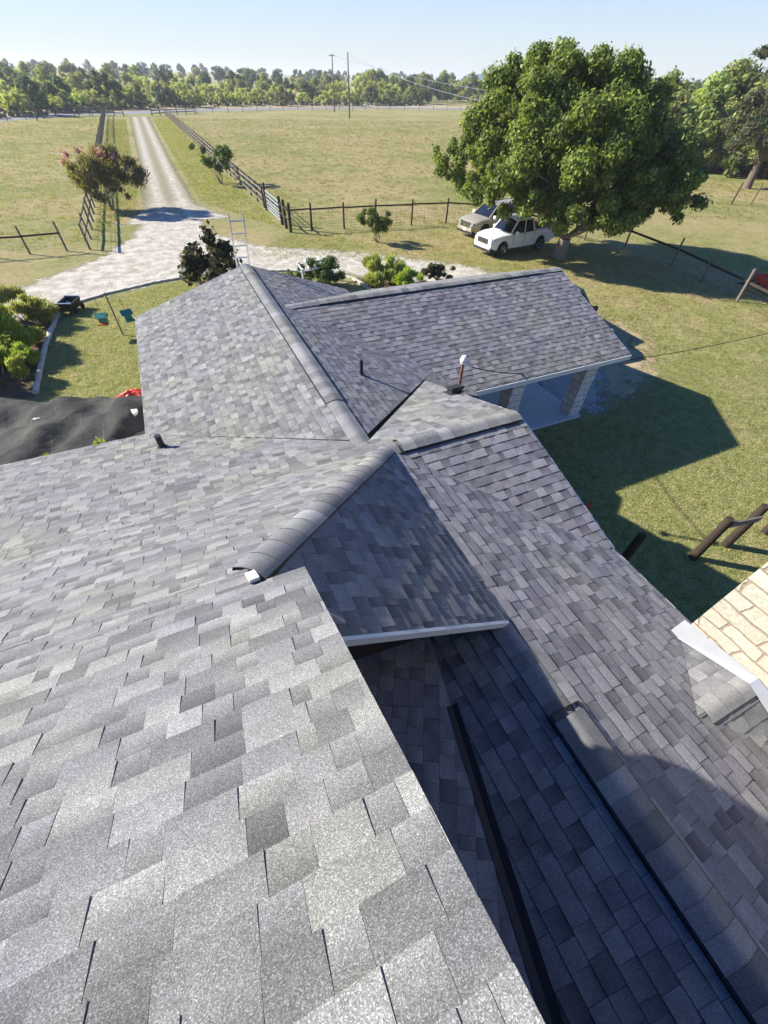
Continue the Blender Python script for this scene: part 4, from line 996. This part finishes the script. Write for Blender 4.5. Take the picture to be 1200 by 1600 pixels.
# ------------------------------------------------------------------ vehicles
def loft(mb, stations, mi=0, col=None):
    for i in range(len(stations) - 1):
        a, b_ = stations[i], stations[i + 1]; n = len(a)
        for k in range(n - 1): mb.quad([a[k], b_[k], b_[k + 1], a[k + 1]], col, mi)
    mb.quad(stations[0], col, mi); mb.quad(stations[-1][::-1], col, mi)
def interp(tab, x):
    for i in range(len(tab) - 1):
        if tab[i][0] <= x <= tab[i + 1][0]:
            f = (x - tab[i][0]) / (tab[i + 1][0] - tab[i][0] + 1e-9); f = f * f * (3 - 2 * f) * .3 + f * .7
            return tab[i][1] + f * (tab[i + 1][1] - tab[i][1])
    return tab[0][1] if x < tab[0][0] else tab[-1][1]
def wheel(parent, x, y, r0, wdt, sgn):
    m = MB(); n = 28; prof = [(r0 * .62, -.5), (r0 * .93, -.5), (r0, -.36), (r0, .36), (r0 * .93, .5), (r0 * .62, .5)]
    ringp = [[(x + math.cos(2 * math.pi * k / n) * rr, y + w_ * wdt, r0 + math.sin(2 * math.pi * k / n) * rr) for k in range(n)] for rr, w_ in prof]
    for i in range(len(prof) - 1):
        for k in range(n): m.quad([ringp[i][k], ringp[i][(k + 1) % n], ringp[i + 1][(k + 1) % n], ringp[i + 1][k]])
    wo = m.build('wheel', MAT['tyre'], parent, smooth=False)
    m = MB(); yo = y + sgn * wdt * .40
    for k in range(n):
        a0, a1 = 2 * math.pi * k / n, 2 * math.pi * (k + 1) / n
        for (r1, r2, y1, y2) in ((r0 * .64, r0 * .56, sgn * .02, 0), (r0 * .56, r0 * .54, 0, -sgn * .06)):
            m.quad([(x + math.cos(a0) * r1, yo + y1, r0 + math.sin(a0) * r1), (x + math.cos(a1) * r1, yo + y1, r0 + math.sin(a1) * r1), (x + math.cos(a1) * r2, yo + y2, r0 + math.sin(a1) * r2), (x + math.cos(a0) * r2, yo + y2, r0 + math.sin(a0) * r2)])
    for k in range(6):
        a0 = 2 * math.pi * k / 6; d = Vector((math.cos(a0), 0, math.sin(a0))); c0 = Vector((x, yo, r0)); m.beam(c0 + d * r0 * .08, c0 + d * r0 * .57, .05, .03, up=(0, 1, 0))
    m.tube([(x, yo - sgn * .02, r0), (x, yo + sgn * .03, r0)], r0 * .14, 12)
    m.build('rim', MAT['chrome'], wo)
def vehicle(name, loc, heading, label, cat, S):
    t = thing(name, loc, heading, label, cat)
    L0, L1 = S['x0'], S['x1']; base = S['base']; R0 = S['wr']; ax = S['axles']; arch = R0 + .075
    xs = set(np.linspace(L0, L1, 46).round(3))
    for a in ax:
        for k in range(-10, 11): xs.add(round(a + arch * math.sin(math.pi / 2 * k / 10), 3))
    xs = sorted(x for x in xs if L0 <= x <= L1); st = []
    for x in xs:
        zt = interp(S['top'], x); hw = interp(S['hw'], x); zb_ = interp(S['bot'], x)
        for a in ax:
            if abs(x - a) < arch: zb_ = max(zb_, R0 + math.sqrt(max(0, arch ** 2 - (x - a) ** 2)))
        zb_ = min(zb_, zt - .12); zm = zb_ + (zt - zb_) * .55
        half = [(hw * .90, zb_), (hw * .985, zb_ + .03), (hw, zm), (hw * .985, zt - .12), (hw * .955, zt - .04), (hw * .86, zt), (hw * .5, zt + S.get('crownz', .02)), (0, zt + S.get('crownz', .02) * 1.3)]
        sec = [Vector((x, -y, z)) for y, z in half] + [Vector((x, y, z)) for y, z in half[::-1][1:]]
        st.append(sec)
    m = MB(); loft(m, st); body = m.build('body', MAT[S['paint']], t, smooth=False)
    me = body.data
    for p_ in me.polygons: p_.use_smooth = len(p_.vertices) == 4
    m = MB(); m.box(((L0 + L1) / 2, 0, base + .22), (L1 - L0 - .5, S['w'] * .84, .34)); m.build('underbody', MAT['plastic_black'], t)
    for a in ax:
        for s in (-1, 1): wheel(t, a, s * (S['w'] / 2 - .13), R0, .24, s)
    # cabin: glass shell with painted roof and pillars
    g_ = S['cab']; zb2, zr = g_['zb'], g_['zr']; wb, wr_ = g_['wb'], g_['wr']
    bot = [(g_['x3'], wb), (g_['x0'], wb)]
    def cs(x, z, hw_): return [Vector((x, -hw_, z)), Vector((x, hw_, z))]
    xr0, xr1, xf, xbk = g_['r_front'], g_['r_back'], g_['x_front'], g_['x_back']
    lo = [Vector((xf, -wb * .93, zb2)), Vector((xf, wb * .93, zb2)), Vector((xbk, wb, zb2)), Vector((xbk, -wb, zb2))]
    hi = [Vector((xr0, -wr_ * .95, zr - .03)), Vector((xr0, wr_ * .95, zr - .03)), Vector((xr1, wr_, zr - .03)), Vector((xr1, -wr_, zr - .03))]
    for nm, idx in (('windshield', (0, 1)), ('side_window', (1, 2)), ('rear_window', (2, 3)), ('side_window', (3, 0))):
        m = MB(); i, j = idx; n_ = 6
        a, b_, c_, d_ = lo[i], lo[j], hi[j], hi[i]; out = ((b_ - a).cross(d_ - a)).normalized(); 
        cen = (lo[0] + lo[2]) / 2
        if out.dot((a + c_) / 2 - cen) < 0: out = -out
        for u in range(n_):
            for v_ in range(3):
                def Q(u_, w_): 
                    p = a.lerp(b_, u_ / n_).lerp(d_.lerp(c_, u_ / n_), w_ / 3); return p + out * (.06 if nm == 'windshield' else .02) * (1 - (2 * u_ / n_ - 1) ** 2)
                m.quad([Q(u, v_), Q(u + 1, v_), Q(u + 1, v_ + 1), Q(u, v_ + 1)])
        m.build(nm, MAT['glass_dark'], t, smooth=True)
    # roof panel
    m = MB(); nx_, ny_ = 8, 8; rx0, rx1 = xr0 + .06, xr1 - .05
    def RQ(i, j):
        x = rx1 + (rx0 - rx1) * i / nx_; yy = (j / ny_ * 2 - 1); wv = wr_ * (1.03 if i < nx_ else .98)
        return Vector((x, yy * wv, zr + .045 * (1 - yy * yy) - .05 * (abs(yy) ** 6) - (.03 if i in (0, nx_) else 0)))
    for i in range(nx_):
        for j in range(ny_): m.quad([RQ(i, j), RQ(i + 1, j), RQ(i + 1, j + 1), RQ(i, j + 1)])
    for j in range(ny_):
        for i_e in (0, nx_): m.quad([RQ(i_e, j), RQ(i_e, j + 1), RQ(i_e, j + 1) - Vector((0, 0, .05)), RQ(i_e, j) - Vector((0, 0, .05))])
    m.build('roof', MAT[S.get('roof_paint', S['paint'])], t, smooth=True)
    m = MB()
    for s in (-1, 1):
        up_ = (0, s, .2)
        m = MB(); m.beam(Vector((xf + .02, s * wb * .94, zb2 - .02)), Vector((xr0 + .03, s * wr_ * .97, zr)), .07, .05, up=up_)
        m.build('pillars', MAT[S['paint']], t); m = MB()
        m.beam(Vector((xbk, s * wb, zb2 - .02)), Vector((xr1, s * wr_ * 1.01, zr)), .12, .05, up=up_)
        for xp in g_['pillars']:
            m.beam(Vector((xp, s * (wb + .012), zb2 - .02)), Vector((xp - .05, s * (wr_ + .012), zr - .02)), .07, .03, up=up_)
        m.beam(Vector((xr0, s * wr_ * .98, zr - .01)), Vector((xr1, s * wr_ * 1.01, zr - .01)), .05, .06, up=(0, 0, 1))
        m.build('pillars', MAT[S['paint']], t)
    # face
    W2 = S['w'] / 2; fx = L1
    for s in (-1, 1):
        m = MB(); m.box((fx - .15, s * (W2 - .36), S['lamp_z']), (.2, .3, .13)); m.box((fx - .3, s * (W2 - .19), S['lamp_z'] + .01), (.26, .2, .12)); m.build('headlight', MAT['lamp_glass'], t)
        m = MB(); m.box((L0 + .03, s * (W2 - .12), S['lamp_z'] + .1), (.1, .16, .34)); m.build('tail_lamp', MAT['red_paint'], t)
        m = MB(); mx, my, mz = S['mirror']; m.box((mx, s * (my + .10), mz + .03), (.13, .2, .16)); m.box((mx, s * my, mz - .02), (.06, .1, .05)); m.build('mirror', MAT[S['mirror_mat']], t)
        m = MB()
        for hx in S['handles']: m.box((hx, s * (interp(S['hw'], hx) + .012), S['handle_z']), (.16, .03, .035))
        m.build('door_handles', MAT[S['paint']], t)
        m = MB()
        for dx_ in S['seams']: m.box((dx_, s * (interp(S['hw'], dx_) - .002), (base + .25 + S['handle_z'] + .12) / 2 + .05), (.012, .02, S['handle_z'] - base - .05))
        m.build('door_seams', MAT['plastic_black'], t)
    m = MB(); m.box((fx - .02, 0, S['grille_z']), (.07, W2 * .98, .27)); gr = m.build('grille', MAT['plastic_black'], t)
    m = MB()
    for i in range(3): m.box((fx + .018, 0, S['grille_z'] - .08 + i * .08), (.02, W2 * 1.0, .022))
    m.box((fx + .025, 0, S['grille_z']), (.02, .2, .13)); m.build('grille_trim', MAT['chrome'], gr)
    m = MB(); m.box((fx - .06, 0, S['bump_z']), (.16, W2 * 1.5, .13)); m.build('bumper', MAT[S['bump_mat']], t)
    m = MB(); m.box((fx - .12, 0, S['bump_z'] - .13), (.24, W2 * 1.62, .16)); m.build('lower_bumper', MAT['plastic_black'], t)
    m = MB(); m.box((fx + .03, .04, S['bump_z'] + .01), (.015, .32, .16)); m.build('number_plate', MAT['white_trim'], t)
    return t
hd_ = math.radians(187)
TR = dict(x0=-2.78, x1=2.58, w=1.89, base=.32, wr=.385, axles=(-1.56, 1.66), paint='paint_white', mirror_mat='paint_white',
          top=[(-2.78, 1.2), (-.95, 1.22), (-.85, 1.18), (1.05, 1.17), (1.9, 1.13), (2.4, 1.06), (2.58, .96)], bot=[(-2.78, .55), (-2.3, .42), (0, .38), (2.2, .40), (2.58, .50)],
          hw=[(-2.78, .88), (-2.5, .92), (0, .925), (1.9, .93), (2.25, .89), (2.45, .84), (2.58, .76)], crownz=.03,
          cab=dict(zb=1.12, zr=1.79, wb=.86, wr=.68, x3=0, x0=0, r_front=.5, r_back=-.68, x_front=1.12, x_back=-.88, pillars=(-.02,)), lamp_z=.95, mirror=(.78, .92, 1.18), handles=(-.02, -.78), handle_z=1.0,
          seams=(.92, .02, -.86), grille_z=.82, bump_z=.52, bump_mat='paint_white')
truck = vehicle('pickup_truck', (19.1, 22.95, 0), hd_, 'white crew-cab pickup with a dark bed cover parked under the big tree', 'pickup truck', TR)
m = MB(); z0, z1 = 1.17, 1.52
def tb(x0, x1, w0, w1, za, zb__, zr__):
    m.quad([(x0, -w0, za), (x1, -w0, za), (x1 - .05, -w1, zb__), (x0 + .12, -w1, zr__)]); m.quad([(x1, w0, za), (x0, w0, za), (x0 + .12, w1, zr__), (x1 - .05, w1, zb__)])
    m.quad([(x0 + .12, -w1, zr__), (x1 - .05, -w1, zb__), (x1 - .05, w1, zb__), (x0 + .12, w1, zr__)]); m.quad([(x0, w0, za), (x0, -w0, za), (x0 + .12, -w1, zr__), (x0 + .12, w1, zr__)]); m.quad([(x1, -w0, za), (x1, w0, za), (x1 - .05, w1, zb__), (x1 - .05, -w1, zb__)])
tb(-2.45, -.95, .80, .66, 1.18, 1.56, 1.30); m.build('bed_cover', MAT['plastic_black'], truck); truck.scale = (.94, .94, .94)
SV = dict(x0=-2.35, x1=2.4, w=1.87, base=.28, wr=.36, axles=(-1.36, 1.42), paint='paint_tan', mirror_mat='paint_white',
          top=[(-2.35, .98), (-1.8, 1.06), (.9, 1.06), (1.8, .99), (2.2, .88), (2.4, .72)], bot=[(-2.35, .42), (-2, .32), (0, .3), (2.1, .32), (2.4, .42)],
          hw=[(-2.35, .82), (-2.0, .90), (0, .93), (1.8, .92), (2.15, .85), (2.4, .66)], crownz=.035,
          cab=dict(zb=1.04, zr=1.66, wb=.84, wr=.63, x3=0, x0=0, r_front=.28, r_back=-1.95, x_front=1.12, x_back=-2.3, pillars=(-.05, -1.1)), lamp_z=.80, mirror=(.85, .92, 1.08), handles=(-.1, -1.1), handle_z=.9,
          seams=(.95, -.08, -1.1), grille_z=.72, bump_z=.46, bump_mat='paint_tan')
vehicle('parked_car', (20.25, 26.75, 0), hd_, 'tan sport utility car parked behind the white pickup', 'car', SV)
DV = dict(SV); DV.update(roof_paint='paint_white', paint='paint_dark', bump_mat='paint_dark', mirror_mat='plastic_black')  # white on the roof panel paints in the sun's glint on a dark car
vehicle('parked_car', (13.55, 12.6, 0), math.radians(-93), 'dark car with a sun glint painted white on its roof peeping out past the end of the carport', 'car', DV)

# red utility trailer at the right edge
t = thing('utility_trailer', (27.9, 11.9, 0), math.radians(-28), 'low red metal trailer behind the leaning fence at the right edge', 'trailer')
m = MB(); m.box((0, 0, .42), (2.6, 1.3, .06)); m.box((0, .65, .56), (2.6, .04, .28)); m.box((0, -.65, .56), (2.6, .04, .28)); m.box((-1.3, 0, .56), (.04, 1.3, .28)); m.build('tray', MAT['red_paint'], t)
for s in (-1, 1): wheel(t, .1, s * .78, .3, .16, s)
m = MB(); m.tube([(-1.3, 0, .4), (-2.4, 0, .38)], .04, 8); m.tube([(-1.3, .5, .4), (-2.3, 0, .38)], .035, 8); m.tube([(-1.3, -.5, .4), (-2.3, 0, .38)], .035, 8); m.build('drawbar', MAT['plastic_black'], t)

# ------------------------------------------------------------------ garden things
# aluminium ladder leaning on the far gable
t = thing('ladder', (1.62, 13.75, 0), 0, 'aluminium ladder leaning against the far gable, its top above the ridge', 'ladder')
a0, a1 = Vector((0, 1.15, 0)), Vector((.05, -.15, 4.55))
for s in (0, .37):
    m = MB(); m.beam(a0 + Vector((s, 0, 0)), a1 + Vector((s, 0, 0)), .03, .075); m.build('side_rail', MAT['alu'], t)
for k in range(1, 15):
    p = a0.lerp(a1, k / 14.6); m = MB(); m.tube([p, p + Vector((.37, 0, 0))], .017, 8); m.build('rung', MAT['alu'], t)
# white trellis
t = thing('garden_trellis', (5.3, 20.6, 0), 0, 'white wooden garden trellis arch in front of the dark shrub', 'trellis')
for (x, y) in ((0, 0), (1.35, .35), (.1, 1.0), (1.45, 1.3)):
    m = MB(); m.box((x, y, .45), (.07, .07, .9)); m.box((x, y, .93), (.12, .12, .07)); m.build('post', MAT['white_trim'], t)
m = MB()
for (p, q) in (((-.1, 0, .84), (1.5, .38, .84)), ((0, 1.0, .84), (1.6, 1.33, .84)), ((.0, -.05, .88), (.1, 1.1, .88)), ((.35, .08, .92), (.45, 1.15, 1.04)), ((.7, .15, .92), (.8, 1.2, 1.04)), ((1.05, .25, .92), (1.15, 1.3, 1.04)), ((.3, .6, 1.0), (1.2, .8, 1.0))): m.beam(p, q, .05, .05)
m.build('slat', MAT['white_trim'], t)
# pale edging and peeled logs
def path_strip(name, pts, wdt, hgt, mat, label, cat, seed=1, flat=False):
    m = MB(); r = random.Random(seed); P = []
    for i in range(len(pts) - 1):
        for k in range(12): P.append(Vector((*pts[i], 0)).lerp(Vector((*pts[i + 1], 0)), k / 12))
    P.append(Vector((*pts[-1], 0)))
    P = [p + Vector((r.uniform(-.02, .02), r.uniform(-.02, .02), hgt * .25 + r.uniform(-.01, .01))) for p in P]
    if flat:
        for i in range(len(P) - 1):
            if i % 6 == 5: P[i + 1] = P[i + 1] + Vector((0, 0, .004))
            m.beam(P[i], P[i].lerp(P[i + 1], .985 if i % 6 == 5 else 1.02), wdt * r.uniform(.92, 1.08), hgt * r.uniform(.9, 1.1))
    else: m.tube(P, [wdt / 2 * r.uniform(.8, 1.15) for _ in P], 8)
    o = m.build(name, MAT[mat]); tag(o, label, cat); return o
plain('pale_edging', (.5, .47, .4), .85, .2, var=.3, scale=5, bump=.3)
plain('peeled_log', (.5, .48, .42), .8, .2, var=.4, scale=4, bump=.4)
path_strip('garden_edging', [(-5.7, 21.9), (-3.4, 23.3), (-1.2, 24.15), (.6, 24.5), (2.8, 24.4), (5.0, 23.8), (7.4, 22.6), (8.1, 21.4), (8.35, 19.5)], .17, .10, 'pale_edging', 'long pale curved edging between the gravel and the lawn', 'edging', 1, True)
path_strip('log', [(-5.0, 22.3), (-5.12, 20.1)], .16, .25, 'peeled_log', 'pale grey log edging the left bed, the one touching the gravel', 'log', 2)
path_strip('log', [(-5.14, 20.0), (-5.24, 17.6)], .17, .25, 'peeled_log', 'pale grey log edging the left bed, the middle of the three', 'log', 3)
path_strip('log', [(-5.22, 17.5), (-5.2, 14.9)], .18, .25, 'peeled_log', 'pale grey log edging the left bed, the one nearest the black sheeting', 'log', 4)
# bird feeder pole with two green feeders
fp = thing('feeder_pole', (-2.63, 18.5, 0), 0, 'slim dark pole with hooks holding two green bird feeders', 'pole')
m = MB(); m.tube([(0, 0, -.1), (0, 0, 1.5)], [.03, .024], 10); m.tube([(0, 0, 1.5), (0, 0, 1.54)], [.035, .02], 10); m.build('shaft', MAT['wood_grey'], fp)
for s, nm in ((-1, 'a'), (1, 'b')):
    m = MB(); m.tube([(0, 0, 1.32), (s * .2, -.02, 1.42), (s * .38, -.03, 1.38), (s * .42, -.03, 1.0), (s * .42, -.03, .92)], .008, 6); m.build('hook', MAT['plastic_black'], fp)
for s, lab in ((-1, 'green bird feeder hanging left of the lawn pole, its tray showing'), (1, 'green bird feeder hanging right of the lawn pole')):
    b0 = thing('bird_feeder', (-2.63 + s * .42, 18.47, .55), .2 * s, lab, 'bird feeder')
    m = MB(); m.box((0, 0, .12), (.26, .22, .24)); m.build('body', MAT['green_plastic'], b0)
    m = MB(); m.quad([(-.2, -.18, .22), (.2, -.18, .22), (.2, 0, .36), (-.2, 0, .36)]); m.quad([(.2, .18, .22), (-.2, .18, .22), (-.2, 0, .36), (.2, 0, .36)]); m.quad([(-.2, -.18, .22), (-.2, 0, .36), (-.2, .18, .22)]); m.quad([(.2, .18, .22), (.2, 0, .36), (.2, -.18, .22)]); m.quad([(-.2, -.18, .215), (-.2, .18, .215), (.2, .18, .215), (.2, -.18, .215)]); m.build('roof', MAT['green_plastic'], b0)
    m = MB(); m.box((.02, -.19, .01), (.34, .2, .02)); m.box((.02, -.28, .03), (.34, .015, .05)); m.build('tray', MAT['orange'] if s < 0 else MAT['green_plastic'], b0)
# low black garden cart
t = thing('garden_cart', (-4.55, 21.75, 0), math.radians(70), 'black garden cart with pale metal bars at the corner of the lawn', 'cart')
m = MB(); L_, W_ = .95, .62
bo = [(-L_ / 2 + .08, -W_ / 2 + .06, .12), (L_ / 2 - .08, -W_ / 2 + .06, .12), (L_ / 2 - .08, W_ / 2 - .06, .12), (-L_ / 2 + .08, W_ / 2 - .06, .12)]; tp = [(-L_ / 2, -W_ / 2, .42), (L_ / 2, -W_ / 2, .42), (L_ / 2, W_ / 2, .42), (-L_ / 2, W_ / 2, .42)]
ti = [(x * .9, y * .88, .42) for x, y, z in tp]; bi = [(x * .88, y * .85, .16) for x, y, z in bo]
for i in range(4):
    j = (i + 1) % 4; m.quad([bo[i], bo[j], tp[j], tp[i]]); m.quad([tp[i], tp[j], ti[j], ti[i]]); m.quad([ti[i], ti[j], bi[j], bi[i]])
m.quad(bi); m.quad(bo[::-1]); m.build('tub', MAT['plastic_black'], t)
m = MB(); m.beam((-.44, -.34, .45), (-.44, .34, .45), .06, .04); m.beam((.44, -.3, .45), (.44, .3, .45), .05, .04); m.tube([(.1, -.1, .2), (.12, .12, .3)], .06, 10); m.build('bar', MAT['galv'], t)
for x in (-.3, .3):
    for s in (-1, 1): 
        m = MB(); m.tube([(x, s * .30, .11), (x, s * .37, .11)], .11, 16); m.build('wheel', MAT['tyre'], t)
# black sheeting on a low frame beside the left eave
nx, ny = 130, 80; r = random.Random(3)
x0, x1 = -13.0, -1.75
V = []; F = []
for j in range(ny + 1):
    for i in range(nx + 1):
        x = x0 + (x1 - x0) * i / nx; yt = 16.6 - (x - x0) * .33 + .12 * math.sin(x * 1.7); yt = min(yt, 18); y = 9.9 + (yt - 9.9) * j / ny
        e = min(1, (ny - j) / 2.5, (nx - i) / 2.5, (j + 1) / 2)
        z = e * (.30 + .10 * math.sin(x * 1.1 + y * .5) + .06 * math.sin(x * 3.1 - y * 1.3) + .035 * math.sin(y * 4.2 + x * .9) + .03 * math.sin(x * 6.3 + math.sin(y * 2) * 2) + (.22 * math.exp(-((x + 2.6) ** 2 + (y - 12.2) ** 2) / .5)) + .16 * math.exp(-((x + 5.5) ** 2 + (y - 11) ** 2) / 1.2) - .07 * abs(math.sin(x * 1.9 + y * 1.1 + 1.5 * math.sin(y))) - .05 * abs(math.sin(x * 3.7 - y * 2.3 + 2 * math.sin(x * .7))) + r.uniform(-.012, .012)) + .10
        V.append((x, y, z))
for j in range(ny):
    for i in range(nx): a = j * (nx + 1) + i; F.append((a, a + 1, a + nx + 2, a + nx + 1))
me = NT('sheet'); Pp = me.pos(); s_ = me.n('ShaderNodeTexBrick'); me.set(s_.inputs['Vector'], me.scale(Pp, (.9, .9, .9))); s_.inputs['Scale'].default_value = 1; s_.inputs['Brick Width'].default_value = 1.1; s_.inputs['Row Height'].default_value = .95; s_.inputs['Mortar Size'].default_value = .006
s_.inputs['Color1'].default_value = (.022, .022, .025, 1); s_.inputs['Color2'].default_value = (.03, .03, .032, 1); s_.inputs['Mortar'].default_value = (.1, .1, .105, 1)
cc = me.mix(me.ramp(me.noise(.5, 5, .6, Pp), [(.42, 0), (.66, .75)]), s_.outputs['Color'], (.075, .075, .06)); me.bump(me.noise(5, 5, .6, Pp), .5, .05)
MAT['sheet'] = me.fin(cc, .85, .15)
o = fast_mesh('ground_sheet', np.array(V), np.array(F), None, MAT['sheet'], smooth=True); tag(o, 'large sheet of black ground cloth with pale creases beside the left eave', 'ground cloth')
# crumpled orange bag and white scraps at its corner
m = MB(); r = random.Random(8)
def crumple(m, c, R, seed, n=9, k=7):
    r = random.Random(seed); rings = []
    for i in range(k):
        ph = math.pi * i / (k - 1); rings.append([Vector(c) + Vector((math.cos(2 * math.pi * j / n) * math.sin(ph) * R[0] * r.uniform(.65, 1.25), math.sin(2 * math.pi * j / n) * math.sin(ph) * R[1] * r.uniform(.65, 1.25), math.cos(ph) * R[2] * r.uniform(.7, 1.2))) for j in range(n)])
    for i in range(k - 1):
        for j in range(n): m.quad([rings[i][j], rings[i + 1][j], rings[i + 1][(j + 1) % n], rings[i][(j + 1) % n]])
crumple(m, (-2.25, 13.15, .22), (.7, .28, .22), 1, 17, 9); o = m.build('crumpled_bag', MAT['red_paint']); tag(o, 'crumpled orange-red bag on the corner of the black cloth', 'bag')
m = MB(); crumple(m, (-1.72, 12.0, .2), (.16, .3, .17), 2); o = m.build('crumpled_bag', MAT['red_paint']); tag(o, 'smaller red crumpled bag half under the grey eave', 'bag')
m = MB(); crumple(m, (-2.3, 11.9, .45), (.13, .2, .04), 3, 13); o = m.build('paper_scrap', MAT['white_trim']); tag(o, 'torn white scrap on the black cloth near the orange-red bag', 'scrap')
m = MB(); crumple(m, (-4.75, 12.6, .42), (.1, .05, .03), 4); o = m.build('paper_scrap', MAT['white_trim']); tag(o, 'tiny white scrap in the middle of the black cloth', 'scrap')
m = MB(); crumple(m, (-7.6, 9.4, .5), (.55, .16, .05), 5); o = m.build('paper_scrap', MAT['white_trim']); tag(o, 'long white scrap on the black cloth at the left edge of the picture', 'scrap')
# barn roof far off and a roadside post box
bx_, by_ = along(741, 330)
t = thing('barn', (bx_, by_, 1.0), -.5, 'pale blue metal barn showing between the far trees', 'barn')
t.scale = (.5, .5, .8); m = MB(); m.box((0, 0, 3.4), (17, 9, 6.8)); m.build('wall', MAT['galv'], t)
plain('blue_metal', (.3, .4, .5), .4, .4, .2, var=.08)
m = MB(); m.quad([(-9, -5, 6.7), (9, -5, 6.7), (9, 0, 9.2), (-9, 0, 9.2)]); m.quad([(9, 5, 6.7), (-9, 5, 6.7), (-9, 0, 9.2), (9, 0, 9.2)]); m.quad([(-8.5, -4.5, 6.8), (-8.5, 4.5, 6.8), (-8.5, 0, 9.1)]); m.quad([(8.5, -4.5, 6.8), (8.5, 4.5, 6.8), (8.5, 0, 9.1)]); m.build('roof', MAT['blue_metal'], t)

# ------------------------------------------------------------------ summer haze over the fields
hz = MB(); hz.box((0, 0, 6.75), (3300, 3300, 15.5))
hm = bpy.data.materials.new('haze_air'); hm.use_nodes = True; t_ = hm.node_tree
for n_ in list(t_.nodes):
    if n_.type != 'OUTPUT_MATERIAL': t_.nodes.remove(n_)
pv = t_.nodes.new('ShaderNodeVolumePrincipled'); pv.inputs['Color'].default_value = (.86, .92, 1, 1); pv.inputs['Density'].default_value = .0004; pv.inputs['Anisotropy'].default_value = .2
t_.links.new(pv.outputs[0], [n_ for n_ in t_.nodes if n_.type == 'OUTPUT_MATERIAL'][0].inputs['Volume'])
o = hz.build('haze', hm); tag(o, 'thin pale summer haze lying over the fields', 'haze', kind='stuff')
